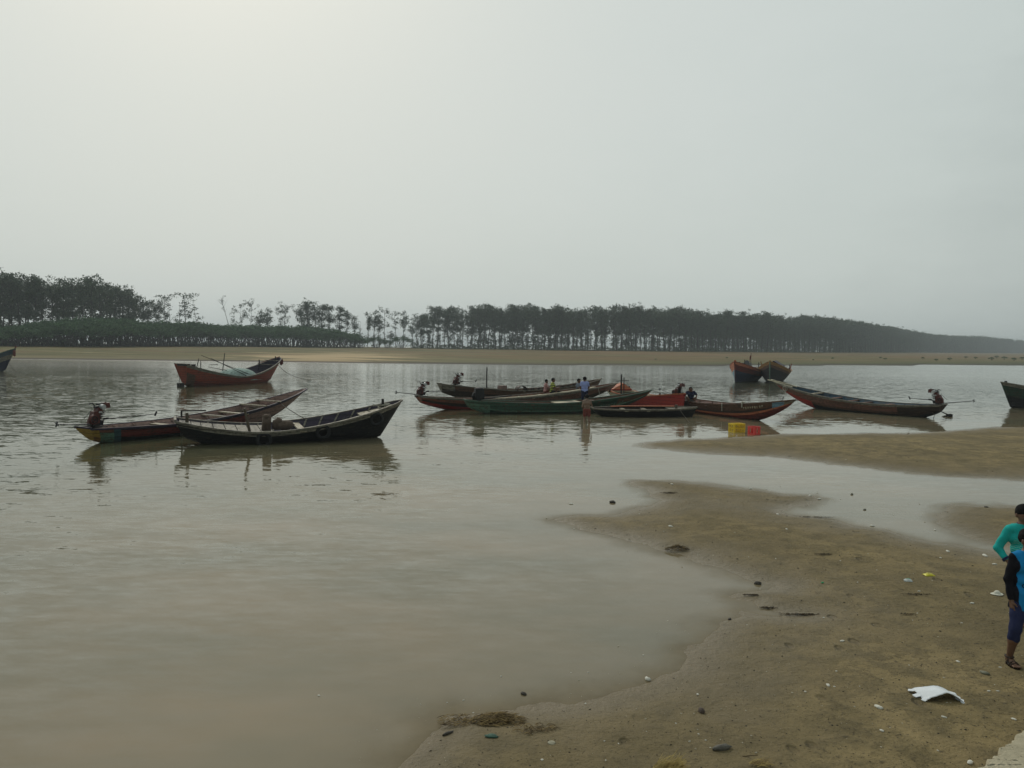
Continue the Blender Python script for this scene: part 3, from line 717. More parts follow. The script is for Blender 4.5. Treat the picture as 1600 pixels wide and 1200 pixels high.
b = MB(); q_ = E6.pt(.86,1,1); b.tube([q_+Vector((-.3,0,.25)), q_+Vector((0,-.1,.1)), q_+Vector((.1,-.1,.05)), q_+Vector((.15,-.1,.28))], .02, 6); b.build('anchor', M('steel'), E6.root)
# ---- E7 right longboat
def rE7(t, q, s):
    if q > .9: return 'grey_wood'
    if t > .72 and q < .5: return 'bright_red'
    if t < .2: return 'dark_brown' if q > .3 else 'black_tar'
    return 'pink_brown' if q > .55 else ('brown' if q > .35 else 'black_tar')
E7 = Boat('longboat', 'long boat with blue interior and engine, lying alone right of the cluster', P2(1476,42.2), P2(1211,51), 1.7, .72, .60, 1.52, tm=.3, k0=.2, k1=.35, ws=.45, wb=.08, kzs=.30, kzb=1.2, draft=.22,
          rows=rE7, inner='blue', rail='grey_wood', heel=R(-2), bt=.42, st=.2, p1=1.8, ribs=9, thw=((.3,.3),(.42,.2),(.5,.2),(.6,.2),(.72,.25,-.04,.0,'pale_wood')), flare=.5, thw_mat='pink_brown', decks=((.01,.1,-.04,'brown',4,'stern_deck'),))
E7.engine(.02, 0, 1.0, 1.75, 1.6, up=.22, near=1)
b = MB()
for s_ in (-.16, .16):
    b.bar((E7.pt(.86,1,1).x, s_*1.4, E7.gz(.86)+.04), (E7.pt(1,1,1).x+.4, s_, E7.gz(1)+.12), .08, .05)
b.build('bow_spar', M('cream'), E7.root)
b = MB(); q_ = E7.pt(.9,1,1); b.torus(q_+Vector((0,0,-.15)), .16, .03, Matrix.Rotation(R(80),3,'X'), 14, 6); b.tube([q_,q_+Vector((-.1,.1,-.5))],.02,6); b.build('rope_coil', M('pale_rope'), E7.root)
b = MB(); q_ = E7.pt(.03,.3,1); b.tube([q_, q_+Vector((-.12,.05,-.15)), q_+Vector((-.05,.1,-.5))], .015, 6); b.build('hanging_rope', M('rope'), E7.root)
# ---- E8 right edge
E8 = Boat('fishing_boat', 'dark green grey boat with steep bow, cut by the right edge', P2(1800,53), P2(1564,51), 2.4, 1.7, .95, 1.68, tm=.5, k0=.3, k1=.75, ws=.5, wb=.04, kzs=.1, kzb=.05, draft=.35,
          rows=lambda t,q,s: 'grey_wood' if q > .9 else ('dark_green' if q > .5 else 'black_tar'), inner='dark_brown', rail='grey_wood', bt=.15, p1=1.5, ribs=6, thw=(.5,.7))
E8.post(.97,0,.2,.09,(0,0),'dark_pole','bollard'); E8.post(.83,.5,.45,.05,(0,0),'bamboo','post')
# ---- F1, F2
def rF1(t, q, s):
    if q > .9: return 'orange'
    if q > .55: return 'dark_red' if s > 0 or t < .97 else 'orange'
    return 'light_blue' if s < 0 and False else 'navy'
F1 = Boat('trawler_boat', 'far boat with orange bow, dark blue bottom and a small flag, left of its twin', P2(1183,92.5), P2(1147,84.4), 3.3, 1.45, 1.15, 2.25, tm=.40, k0=.4, k1=.3, ws=.7, wb=.04, kzs=.1, kzb=.0, draft=.4,
          rows=lambda t,q,s: ('orange' if q > .87 or (s < 0 and t > .8) else 'dark_red') if q > .6 else ('light_blue' if s < 0 else 'navy'), inner='cream', rail='orange_red', bt=.14, p1=1.25, ribs=5, thw=(.4,.6), bowp=.75)
F2 = Boat('trawler_boat', 'far boat facing the camera with ochre rim and black bottom, right of its twin', P2(1216,93), P2(1202,84.4), 3.5, 1.35, 1.2, 2.3, tm=.45, k0=.4, k1=.2, ws=.75, wb=.04, kzs=.1, kzb=.0, draft=.4,
          rows=lambda t,q,s: ('ochre' if q > .87 else 'brown') if q > .72 else ('pale_green' if t > .99 else 'black_tar'), inner='mauve', rail='ochre', bt=.14, p1=1.25, ribs=5, thw=(.4,.6), bowp=.75)
F1.post(.45,.2,2.3,.03,(0,0),'bamboo','flag_pole',.9)
b = MB(); x = F1.pt(.45,1,1).x; y = .2*F1.hb(.45)
n_ = 6
vs = []; 
for i in range(n_+1):
    for j in range(2):
        for k in range(2): vs.append((x+.02+.09*i+.0, y+.05*math.sin(i*1.2)+.012*k, 3.15-.45*j-.10*i))
fs = []
for i in range(n_):
    a = i*4; c = a+4
    fs += [(a,c,c+2,a+2),(a+1,a+3,c+3,c+1),(a,a+1,c+1,c),(a+2,c+2,c+3,a+3)]
b.add(vs, fs+[(0,2,3,1),(n_*4,n_*4+1,n_*4+3,n_*4+2)]); b.build('flag', M('dark_red'), F1.root)
F1.post(.75,.35,.8,.05,(0,0),'dark_pole','post'); F1.post(.62,-.3,.8,.05,(0,0),'dark_pole','post'); F1.post(.2,.4,.9,.06,(0,0),'dark_pole','post')
b = MB(); x = F1.pt(.3,1,1).x; b.box((x,-.5,1.65),(1.1,1.0,.8),None,0,.85); b.tube([(x-.3,-.5,2.0),(x+.3,-.4,2.1)],.25,10); b.build('winch', M('steel'), F1.root)
F1.post(.985,0,.25,.14,(0,0),'orange','stem_post'); F2.post(.985,0,.22,.12,(0,0),'ochre','stem_post')
b = MB(); x0 = F2.pt(.25,1,1).x; x1 = F2.pt(.6,1,1).x
b.add([(x0,-.9,1.7),(x1,-.9,1.7),(x1,1.0,1.7),(x0,1.0,1.7),(x0,0,2.35),(x1,.0,2.35)], [(0,1,5,4),(2,3,4,5),(1,2,5),(3,0,4),(0,3,2,1)]); b.box(((x0+x1)/2,0,1.45),(x1-x0-.1,1.7,.5)); b.build('cabin', M('purple_black'), F2.root)
F2.post(.7,-.75,.7,.06,(.1,-.2),'ochre','post'); F2.post(.2,.85,.8,.06,(.1,.2),'orange_red','post'); F2.post(.3,.8,.75,.05,(.0,.1),'dark_pole','post')

# ------------------------------------------------------------------ things in and around the boats
def rope(name, label, pts, r=.012, mat_='rope', sag=0.0):
    P = [Vector(p) for p in pts]; Q = []
    for i in range(len(P)-1):
        for k in range(8):
            u = k/8; v = P[i].lerp(P[i+1], u); v.z -= sag*4*u*(1-u); Q.append(v)
    Q.append(P[-1]); b = MB(); base = Q[0].copy()
    b.tube([q-base for q in Q], r, 6)
    return tag(b.build(name, M(mat_), None, base), label, 'rope')
rope('mooring_rope', 'thin rope sagging from the orange boat bow into the water', [C_.W((C_.L/2-.35,0,1.55)), at(455,586,76), gp(487,594)], .02, sag=.1)
rope('mooring_rope', 'short thin rope from the blue grey boat bow at the left edge', [D.W((D.L/2-1.0,0,1.1)), gp(26,581)], .02, sag=.12)
rope('mooring_rope', 'dark taut rope from the mauve longboat bow down to the black boat', [A.W((A.L/2-2.0,-.15,.95)), Bt.W((Bt.pt(.56,1,1).x, Bt.hb(.56)-.02, Bt.gz(.56)+.03))], .016, sag=.03)
rope('mooring_rope', 'rope strung from the green boat bow tip to the engine behind the red bow', [E3.W((E3.L/2-.05,0,1.24)), E6.W((-E6.L/2-.3,0,.85))], .014, sag=.06)
rope('mooring_rope', 'faint rope trailing from the low black boat into the water by the crates', [E4.W((E4.L/2-1.1,-.4,.45)), gp(1078,661)], .008, 'rope', .03)
for (t_, px_, lab) in ((.355,400,'old car tyre hanging on the black boat side, below the bundled sacks'), (.62,490,'old car tyre hanging on the black boat side, halfway to its bow'), (.88,577,'old car tyre hanging on the black boat side, closest to its raised bow')):
    p = Bt.W(Bt.pt(t_, .72, -1)); nrm = (Bt.W(Bt.pt(t_, .72, -1)+Vector((0,-1,0)))-p).normalized()
    q = Bt.W(Bt.pt(t_, 1, -1))
    base = p+nrm*.13; 
    if t_ < .8: base.z = q.z-.27
    else: base.z = q.z-.36
    rt = nrm.to_track_quat('Z', 'Y').to_matrix()
    b = MB(); b.torus((0,0,0), .215, .065, rt, 28, 10)
    o = b.build('tyre', M('rubber'), None, base, 0, True); tag(o, lab, 'tyre', 'tyres hung as fenders')
# sacks
for (dx, hgt, lab, w_) in ((0,.62,'upright brown cloth sack beside the post on the black boat',.30), (.38,.58,'slumped dark sack leaning on the upright sack on the black boat',.34)):
    b = MB()
    if not dx: b.box((0,0,hgt*.42), (w_*1.05,w_*.9,hgt*.86), Matrix.Rotation(.06,3,'Y'), 0, .9); b.ell((0,0,hgt*.80), (w_*.52,w_*.45,.10), 12, 6, 0, None, .3)
    else: b.ell((0,0,hgt*.36), (w_*.55, w_*.5, hgt*.40), 12, 7, 0, Matrix.Rotation(.4,3,'Y'), .3)
    if dx: b.ell((.26,-.05,.16), (.34,.2,.18), 12, 8, 0, None, .2)
    tt = .375+dx/Bt.L; base = Bt.W((Bt.pt(tt,1,1).x, -.25, Bt.gz(tt)-.06))
    tag(b.build('sack', M('sack'), None, base, .4, True), lab, 'sack', 'sacks on the black boat')
# net heap in C
nv_ = 46; vs = []; fs = []
for i in range(nv_):
    for j in range(nv_//2):
        u = -1+2*i/(nv_-1); v = -1+2*j/(nv_//2-1)
        q = max(0, 1-(u*u)**1.1-(v*v)**1.5)
        z = 1.05*q**.55+.16*float(fbm(np.array([u*5.+3]), np.array([v*4.]), 4)[0])*(q > 0)
        vs.append((u*2.3, v*1.05, z-.02))
for i in range(nv_-1):
    for j in range(nv_//2-1):
        a = i*(nv_//2)+j; fs.append((a, a+nv_//2, a+nv_//2+1, a+1))
b = MB(); b.add(vs, fs)
tag(b.build('net_heap', M('net'), None, C_.W((.35,0,.32)), C_.rz, True), 'pale blue white heap of fishing net filling the orange boat', 'net')
# crates
def crate(name, px, py, w_, d_, h_, c, lab, rz, ov=False):
    MT[name+str(px)] = simple('crate_plastic', c, .45, .12, 6)
    p = gp(px, py, 0); base = Vector((p.x, p.y, -.03)); root = empty(name, base, rz); tag(root, lab, 'crate')
    mm = M(name+str(px)); k = 0
    for (cx, cy, L_, r_) in ((0,-d_/2,w_,0),(0,d_/2,w_,0),(-w_/2,0,d_,90),(w_/2,0,d_,90)):
        b = MB(); rt = Matrix.Rotation(R(r_), 3, 'Z')
        def bx(x, z, dx, dz, th=.018): b.box(Vector((cx,cy,0))+rt@Vector((x,0,z)), (dx,th,dz), rt)
        bx(0, .025, L_, .05); bx(0, h_-.03, L_+.012, .06, .026)
        if not ov: bx(0, h_*.5, L_, .035, .02)
        for e in (-1,1): bx(e*(L_/2-.02), h_/2, .04, h_-.01, .022)
        nn = int(L_/.075)
        if not ov:
            for i in range(1, nn): bx(-L_/2+L_*i/nn, h_*.27, .016, h_*.42); bx(-L_/2+L_*i/nn, h_*.72, .016, h_*.40)
            for zz in (.16,.34,.62,.80): bx(0, h_*zz, L_-.02, .012, .012)
        else:
            bx(-L_*.30, h_/2, L_*.22, h_-.05, .015); bx(L_*.30, h_/2, L_*.22, h_-.05, .015); bx(0, h_*.16, L_*.5, h_*.18, .015); bx(0, h_*.84, L_*.5, h_*.1, .015)
        b.build('side_panel', mm, root)
    b = MB(); b.box((0,0,.02), (w_-.03,d_-.03,.015)); b.build('base_panel', mm, root)
    if not ov:
        b = MB(); b.box((0,0,h_-.04), (w_-.03,d_-.03,.012)); b.build('lid', mm, root)
crate('fish_crate', 1151, 675, .56, .40, .41, (.78,.55,.02), 'yellow lattice plastic crate standing in the shallows', R(22))
crate('fish_crate', 1178, 679, .36, .36, .38, (.72,.07,.06), 'red plastic crate with round openings right beside the yellow one', R(40), True)
# snag
b = MB(); b.tube([(-.35,0,-.05),(-.1,0,.02),(.2,.05,.06),(.35,.1,-.06)], [.03,.05,.07,.05], 8); b.tube([(-.35,0,.30),(-.1,0,.18),(.12,.03,.08)], [.02,.03,.05], 8); b.ell((.2,.05,.07), (.17,.12,.09), 10, 7, 0, None, .4)
tag(b.build('snag', M('dark_pole'), None, gp(1479,651)), 'dark forked driftwood poking out of the water by the long boat stern', 'driftwood')
# ------------------------------------------------------------------ trees
def quads_mesh(name, C, S, flat=.0, tri=False):
    n = len(C); a = rng.normal(size=(n,3)); a[:,2] *= (1-flat*.0); a /= np.linalg.norm(a,axis=1)[:,None]
    nrm = rng.normal(size=(n,3)); nrm[:,2] += flat*4; nrm /= np.linalg.norm(nrm,axis=1)[:,None]
    u = np.cross(nrm, a); u /= np.linalg.norm(u,axis=1)[:,None]; v = np.cross(nrm, u)
    u *= S[:,None]*.5; v *= S[:,None]*rng.uniform(.22,.5,n)[:,None]
    bend = nrm*S[:,None]*.12
    V = np.stack([C-u-v*.4, C-v+bend, C+u+v*.2, C+v*.9+bend], 1).reshape(-1,3)
    me = bpy.data.meshes.new(name)
    me.vertices.add(4*n); me.vertices.foreach_set('co', V.ravel().astype(np.float32))
    me.loops.add(4*n); me.loops.foreach_set('vertex_index', np.arange(4*n, dtype=np.int32))
    me.polygons.add(n); me.polygons.foreach_set('loop_start', (np.arange(n)*4).astype(np.int32)); me.update(calc_edges=True)
    return me
def clump_pts(centres, radii, per, squash=.7):
    out = []
    for c, r in zip(centres, radii):
        k = max(4, int(per*(r**1.6)))
        p = rng.normal(size=(k,3))*np.array([1,1,squash])*r*.52
        out.append(p+c)
    return np.concatenate(out)
def make_tree(kind, seed):
    """unit of about 18 m; returns (trunk mesh, crown mesh, height)"""
    rr = random.Random(seed); Hh = 18.0
    mb = MB(); cs = []; rs = []
    lean = (rr.uniform(-.6,.6), rr.uniform(-.6,.6))
    if kind == 'leaning': lean = (-5.0, 0)
    def axis(u): 
        return Vector((lean[0]*u**1.3+.25*math.sin(u*5+seed), lean[1]*u+.2*math.cos(u*4+seed), Hh*.93*u))
    r0 = {'dense':.24,'column':.2,'sparse':.16,'leaning':.18,'poor':.15}[kind]
    mb.tube([axis(k/9) for k in range(10)], [r0*(1-.8*k/9) for k in range(10)], 6)
    def limb(u, L_, up, foliage, fr=1.0):
        a = rr.uniform(0, 2*math.pi); p0 = axis(u)
        d = Vector((math.cos(a), math.sin(a), up)).normalized(); pts = [p0+d*L_*k/3+Vector((0,0,.12*L_*(k/3)**2)) for k in range(4)]
        mb.tube(pts, [r0*.42*(1-.8*u*.8), r0*.3, r0*.2, .02], 4, cap=False)
        if foliage:
            for k in (2, 3):
                cs.append(np.array(pts[k])+rng.normal(size=3)*.3); rs.append(fr*rr.uniform(.8,1.5))
    if kind == 'dense':
        for k in range(24): 
            u = rr.uniform(.40,.98); w = math.sin(math.pi*min(1,(u-.32)/.72))**.6
            limb(u, rr.uniform(1.0,3.8)*w, rr.uniform(.4,1.4), True, .80)
        for k in range(9): cs.append(np.array(axis(rr.uniform(.5,1.0)))+rng.normal(size=3)*np.array([.9,.9,.6])); rs.append(1.15)
        for k in range(6): cs.append(np.array(axis(rr.uniform(.92,1.05)))+rng.normal(size=3)*np.array([1.5,1.5,.5])); rs.append(.6)
        for k in range(rr.randint(8,20)): cs.append(np.array(axis(rr.uniform(.05,.5)))+rng.normal(size=3)*.38); rs.append(rr.uniform(.5,.95))
    elif kind == 'column':
        for k in range(34):
            u = rr.uniform(.06,1.0); w = .55+.9*u**2
            cs.append(np.array(axis(u))+rng.normal(size=3)*np.array([.5*w,.5*w,.3])); rs.append(rr.uniform(.6,1.1)*(.6+.6*u))
        for k in range(14): limb(rr.uniform(.55,.98), rr.uniform(.9,2.4), rr.uniform(.3,1.2), True, .95)
    elif kind == 'sparse':
        for k in range(13): limb(rr.uniform(.5,.98), rr.uniform(1.5,3.4), rr.uniform(.25,1.0), True, .72)
        for k in range(7): cs.append(np.array(axis(rr.uniform(.12,.6)))+rng.normal(size=3)*.4); rs.append(rr.uniform(.4,.7))
    elif kind == 'poor':
        for k in range(9): limb(rr.uniform(.45,.98), rr.uniform(.8,1.8), rr.uniform(.3,1.0), True, .55)
        for k in range(5): cs.append(np.array(axis(rr.uniform(.2,.7)))+rng.normal(size=3)*.3); rs.append(rr.uniform(.35,.6))
    else:
        for k in range(22):
            u = rr.uniform(.72,1.0); a = rr.uniform(0,6.28); p0 = axis(u); d = Vector((math.cos(a)-.4, math.sin(a), 1.1)).normalized()*rr.uniform(1.2,3.2)
            mb.tube([p0, p0+d*.6+Vector((0,0,.1)), p0+d], [.05,.03,.012], 4, cap=False)
            if k % 3 == 0: cs.append(np.array(p0+d)); rs.append(.35)
    per = {'dense':27,'column':23,'sparse':26,'poor':30,'leaning':16}[kind]
    P_ = clump_pts(cs, rs, per, .75)
    S = rng.uniform(.28,.62,len(P_))*(1 if kind in ('dense','column') else .9)
    top = max(P_[:,2].max(), Hh*.93)
    tm_ = mb.mesh('trunk'); tm_.materials.append(M('bark'))
    cm = quads_mesh('crown', P_, S); cm.materials.append(M('leaf'))
    return tm_, cm, float(np.quantile(P_[:,2], .985))
KIT = {k: [make_tree(k, 10*i+j) for j in range(n_)] for i, (k, n_) in enumerate((('dense',6),('column',5),('sparse',4),('poor',3),('leaning',1)))}
def make_shrub(seed, big=1.0):
    rr = random.Random(seed); mb = MB(); cs = []; rs = []
    for k in range(13):
        a = rr.uniform(0,6.28); d = rr.uniform(.8,4.6); top = Vector((math.cos(a)*d, math.sin(a)*d*.8, rr.uniform(3.2,4.4)-.03*d*d))
        b0 = Vector((math.cos(a)*d*.35, math.sin(a)*d*.3, 0)); mid = b0.lerp(top,.5)+Vector((rr.uniform(-.3,.3),0,.3))
        mb.tube([b0, mid, top], [.11,.08,.04], 5, cap=False)
    for k in range(46):
        a = rr.uniform(0,6.28); d = 5.6*math.sqrt(rr.random()); z = 5.4-.055*d*d+rr.uniform(-1.0,.15)
        cs.append(np.array([math.cos(a)*d, math.sin(a)*d*.8, z])); rs.append(rr.uniform(.9,1.5))
    P_ = clump_pts(cs, rs, 24, .45); S = rng.uniform(.35,.7,len(P_))
    tm_ = mb.mesh('stem'); tm_.materials.append(M('bark')); cm = quads_mesh('canopy', P_, S, .4); cm.materials.append(M('leaf_green'))
    return tm_, cm, float(np.quantile(P_[:,2], .98))
SHR = [make_shrub(s) for s in range(5)]
def put(name, kit, px, Y, topy, label, cat, group, pn, wide=1.0, mir=None):
    x = (px-800)/F*Y; z = H(x, Y)-.1
    zt = at(px, topy, Y).z; s = (zt-z)/kit[2]
    r = empty(name, (x, Y, z), 0 if name == 'leaning_tree' else random.uniform(0, 6.28)); r.scale = (s*wide, s*wide, s)
    if name.endswith('shrub'): r.rotation_euler.z = random.uniform(-.5,.5)+(math.pi if random.random() < .5 else 0)
    for me, nm in ((kit[0], pn[0]), (kit[1], pn[1])):
        o = bpy.data.objects.new(nm, me); col.objects.link(o); o.parent = r
    tag(r, label, cat, group); return r
TOP = ([0,22,35,55,72,100,120,142,160,183,200,212],[431,426,433,432,444,441,440,432,440,444,446,458])
TP = ('trunk', 'crown'); G1 = 'casuarina trees of the wood on the far bank'
K = KIT
# dense left wood
for row in range(2):
    px = -36+row*5
    while px < 212:
        ty = float(np.interp(px, *TOP)); Y = tree_y(px)+row*9+random.uniform(-2,2)
        kd = random.choice(K[random.choice(('dense','dense','dense','column','column','sparse') if px > 60 else ('dense','dense','column'))])
        put('casuarina_tree', kd, px, Y, ty+random.uniform(-4,12)+(3 if row else 0), 'tall dense tree of the thick wood at the left end of the far bank', 'tree', G1, TP, 1.15)
        px += random.uniform(9,15)
single = [(224,468,'column','narrow leafy column tree just right of the thick left wood',1.25),(233,470,'column','bushy dark tree beside the narrow column right of the thick wood',1.3),(246,470,'dense','dark ragged tree between two taller thin trees above the shrubs',.9),
 (257,461,'sparse','thin airy tree rising above its darker ragged neighbour',1.2),(266,476,'poor','small thin tree at the left rim of the wide sky gap',1.2),(279,470,'poor','low thin companion just left of the tall lone umbrella tree',1.2),
 (289,458,'sparse','tall lone tree with bare trunk and umbrella crown above the shrubs',1.35),(308,477,'poor','small wispy tree standing alone left of the open sky gap',1.3),
 (366,482,'poor','low wispy tree at the foot of the leaning bare tree',1.1),(377,474,'sparse','airy tree right of the leaning bare tree',.95),(390,467,'sparse','tall thin tree with a tufted flat top, right of the leaning tree',.8),
 (405,486,'column','low leafy tree, left one of a squat pair above the shrubs',1.1),(418,483,'column','low leafy tree, right one of a squat pair above the shrubs',1.2),(437,478,'sparse','airy tree left of the arching one, above the shrubs',1.0),(447,473,'sparse','arching loose tree just left of the big round crown',1.1),
 (470,478,'dense','dark tree forming the left shoulder of the big round crown',1.0),(479,471,'dense','big round crowned dark tree above the middle of the shrub belt',1.25),(492,474,'column','leafy tree tucked against the right side of the big round crown',1.2),(503,477,'dense','broad loose tree right of the big round crown',1.0),(513,477,'column','tapering tree at the right end of the round crowned clump',1.1),
 (531,480,'dense','mushroom shaped tree standing by itself right of the round crowned clump',1.05),(542,486,'column','slender tree touching the mushroom shaped one',.9),(553,494,'column','lower pointed tree right of the mushroom shaped one',1.0),(563,502,'poor','thin low tree at the left edge of the pale sand gap',1.1),
 (574,489,'column','leaning leafy tree right of the pale sand gap',.9),(584,487,'column','dark bushy tree in the pair right of the sand gap',1.2),(592,497,'column','stubby leafy tree under the arch of crowns',1.3),(601,480,'sparse','tall tree whose crown arches over a window of sky',1.1),(609,518,'column','short dark tree inside the window of sky',1.6),(618,487,'sparse','loose tree forming the right side of the sky window',1.2),
 (630,488,'column','ragged column tree right of the sky window',1.0),(644,505,'column','short ragged tree between two taller columns',1.2),(651,492,'column','dark column tree at the start of the long regular row',1.3)]
for px, ty, k, lab, wd in single:
    Y = tree_y(px)+random.uniform(-3,3); v = random.choice(K[k])
    put('casuarina_tree', v, px, Y, ty, lab, 'tree', G1, TP, wd)
put('leaning_tree', K['leaning'][0], 366, tree_y(366)-4, 462, 'bare tree leaning left with a twiggy head above the shrub belt', 'tree', None, TP)
TOP2 = ([655,675,690,710,725,745,760,790,810,830,850,880,900,930,960,1000,1050,1100,1140,1185,1230,1280,1310,1340,1365,1390,1420,1450,1480,1530,1575,1600,1700],
        [492,482,480,481,487,480,478,480,478,480,482,482,485,480,481,482,483,487,490,491,495,499,502,505,510,513,518,524,527,528,532,535,538])
nrow = 0; count = 0; stuffT = []
for row in range(7):
    px = 657+row*3
    while px < 1640:
        nr = 2 if px < 740 else 3 if px < 900 else (3 if px < 1060 else (5 if px < 1180 else 7))
        step = random.choice((random.uniform(4,9), random.uniform(8,17))) if px < 1000 else random.uniform(6,10)
        if px > 1300: step = random.uniform(3.6,6)*max(.45, 1-(px-1300)/420)
        if row < nr:
            ty = float(np.interp(px, *TOP2)); Y = tree_y(px)+row*9+random.uniform(-2.5,2.5)
            if px > 1330: Y += row*8
            ty += random.uniform(-5,10)*min(1,60/max(20,549-ty))*(.5 if px > 1300 else 1)+(1.5*row if px < 1250 else 0)
            k = 'dense' if random.random() < (.55 if row == 0 else .75) else 'column'
            stuffT.append((row, px, Y, ty, k))
        px += step
front = sorted([s for s in stuffT if s[1] < 1400 or s[0] == 0], key=lambda s: (s[0], s[2]))
NIND = 190
ind = front[:NIND]; rest = [s for s in stuffT if s not in ind]
def lab2(px, row):
    if px < 850: return 'slender tree of the row with open sky between the trunks', 'thin'
    if px < 1180: return 'tree of the thickening row with only specks of light between trunks', 'mid'
    return 'tree of the unbroken dark wood wall receding to the right', 'far'
for row, px, Y, ty, k in ind:
    put('casuarina_tree', random.choice(K[k]), px, Y, ty, lab2(px,row)[0], 'tree', G1, TP, random.uniform(.8,1.35)).rotation_euler[:2] = (random.uniform(-.05,.05), random.uniform(-.05,.05))
# the rest of the wood as one mass
def verts_of(me): 
    a = np.empty(len(me.vertices)*3, np.float32); me.vertices.foreach_get('co', a); return a.reshape(-1,3)
crn = {k: [verts_of(v[1]) for v in K[k]] for k in ('dense','column')}; VV = []; TT = MB()
for row, px, Y, ty, k in rest:
    i = random.randrange(len(crn[k])); V = crn[k][i].reshape(-1,4,3); 
    if px > 1300: 
        keep = rng.random(len(V)) < (.5 if px < 1450 else .3); V = V[keep]
    x = (px-800)/F*Y; z = H(x, Y)-.1; s = (at(px, ty, Y).z-z)/K[k][i][2]; a = random.uniform(0,6.28); wd = s*random.uniform(1,1.3)
    if px > 1300:
        cen = V.mean(1, keepdims=True); V = cen+(V-cen)*(1.5 if px < 1450 else 2.0)
    ca, sa = math.cos(a), math.sin(a)
    VV.append(np.stack([(V[...,0]*ca-V[...,1]*sa)*wd+x, (V[...,0]*sa+V[...,1]*ca)*wd+Y, V[...,2]*s+z], -1).reshape(-1,3))
    TT.tube([(x,Y,z),(x,Y,z+s*15)], [.2*s,.05*s], 4, 1, cap=False)
V = np.concatenate(VV); n_ = len(V)//4
me = bpy.data.meshes.new('woods'); tv = np.array(TT.v, np.float32); tf = np.array(TT.f, np.int32)+len(V)
allv = np.concatenate([V, tv]); lf = np.concatenate([np.arange(len(V), dtype=np.int32), tf.ravel()])
me.vertices.add(len(allv)); me.vertices.foreach_set('co', allv.ravel().astype(np.float32)); me.loops.add(len(lf)); me.loops.foreach_set('vertex_index', lf)
me.polygons.add(len(lf)//4); me.polygons.foreach_set('loop_start', (np.arange(len(lf)//4)*4).astype(np.int32))
me.materials.append(M('leaf')); me.materials.append(M('bark'))
me.polygons.foreach_set('material_index', np.concatenate([np.zeros(n_), np.ones(len(tf))]).astype(np.int32)); me.update(calc_edges=True)
wo_ = bpy.data.objects.new('woods', me); col.objects.link(wo_); tag(wo_, 'far depth of the wood, trees too many and too distant to count', 'woods', None, 'stuff')
# undergrowth strip
C = []; S = []
for i in range(15000):
    px = random.uniform(-60, 1640) if i % 3 else random.uniform(640,1250)
    Y = tree_y(px)+random.uniform(-9,14); 
    h_ = 1.3*(.35+1.3*vn(np.array([px/9.]), np.array([3.]))[0])*(1.0 if px > 560 else 1.6)
    if 520 < px < 640 and random.random() < .75: continue
    if px < 560: Y -= 14
    x = (px-800)/F*Y
    C.append((x, Y, random.random()**1.4*h_*1.3)); S.append(random.uniform(.4,.8)*max(1, Y/450))
C = np.array(C); C[:,2] += terr(C[:,0], C[:,1])
me = quads_mesh('undergrowth', C, np.array(S)); me.materials.append(M('leaf'))
o = bpy.data.objects.new('undergrowth', me); col.objects.link(o); tag(o, 'low dark undergrowth along the foot of the wood', 'undergrowth', None, 'stuff')
# shrub belt
TS = ([-40,0,60,120,160,200,260,300,350,400,450,500,540,560],[512,512,506,498,497,501,505,504,509,509,510,512,518,524])
px = -30; i = 0
while px < 560:
    for r_ in (0,1):
        p = px+r_*9+random.uniform(-3,3); Y = tree_y(p)-13-r_*7+random.uniform(-2,2)
        ty = float(np.interp(p, *TS))+random.uniform(-1.5,3)+r_*5
        put('canopy_shrub', random.choice(SHR), p, Y, ty, 'flat topped shrub on crooked stems in the belt along the far bank', 'shrub', 'shrubs of the belt on the far bank', ('stem','canopy'), 1.15)
    px += 17.5
for (px, ty, lab) in ((552,528,'round bright bush at the right end of the shrub belt'),(563,530,'low bush beside the round one, bordering the pale sand'),(586,527,'dark bush at the foot of the bushy pair'),(604,532,'small bush under the window of sky'),(626,526,'green bush at the foot of the ragged column trees')):
    put('round_shrub', random.choice(SHR), px, tree_y(px)-16, ty, lab, 'shrub', None, ('stem','canopy'), .9)
for (px, py, hh) in ((1382,562,3.5),(1375,560,3),(1300,561,3),(1441,561,3.5),(1462,564,4),(1483,563,5),(1508,560,4),(1523,561,4),(1548,563,6),(1568,562,6),(1583,564,6),(1596,562,5),(1270,563,2),(1135,560,2.5),(1556,560,5),(1024,562,2)):
    # small dark clumps of scrub on the open bank
    Ya = np.linspace(150, 700, 240); zz = terr((px-800)/F*Ya, Ya); dr = hor(px)+(CH-zz)*F/Ya
    Y = float(Ya[np.argmin(np.abs(dr-py)+(zz < .05)*50)])
    put('scrub_bush', SHR[px % 5], px, Y, py-hh*.8, 'tiny dark scrub bush dotted on the open brown bank', 'bush', 'scrub bushes on the open bank', ('stem','canopy'), .8)

# ------------------------------------------------------------------ litter
def place(px, py, it=6):
    z = 0.15
    for _ in range(it):
        p = gp(px, py, z); z = max(H(p.x, p.y), -.02)
    p = gp(px, py, z); return Vector((p.x, p.y, max(z, .0)))
def blob(name, px, py, size, c, lab, cat, group=None, flat=.35, asp=.6, jit=.35, sub=0, rz=None):
    key = 'lit%s' % (c,)
    if key not in MT: MT[key] = simple('litter_surface', c, .7, .3, 25, bmp=.4)
    p = place(px, py); size *= (.72 if name == 'shell' else (.7 if name == 'rock' else .9)); b = MB(); b.ell((0,0,size*flat*.25-sub), (size/2, size*asp/2, size*flat/2), 10, 6, 0, None, jit)
    return tag(b.build(name, M(key), None, p, random.uniform(0,3.1) if rz is None else rz, True), lab, cat, group)
WH = (.66,.64,.56); DK = (.060,.052,.042); GR = (.2,.19,.15)
blob('stone', 1012, 1063, .085, WH, 'pale rounded stone at the water edge, largest light one there', 'stone', flat=.6)
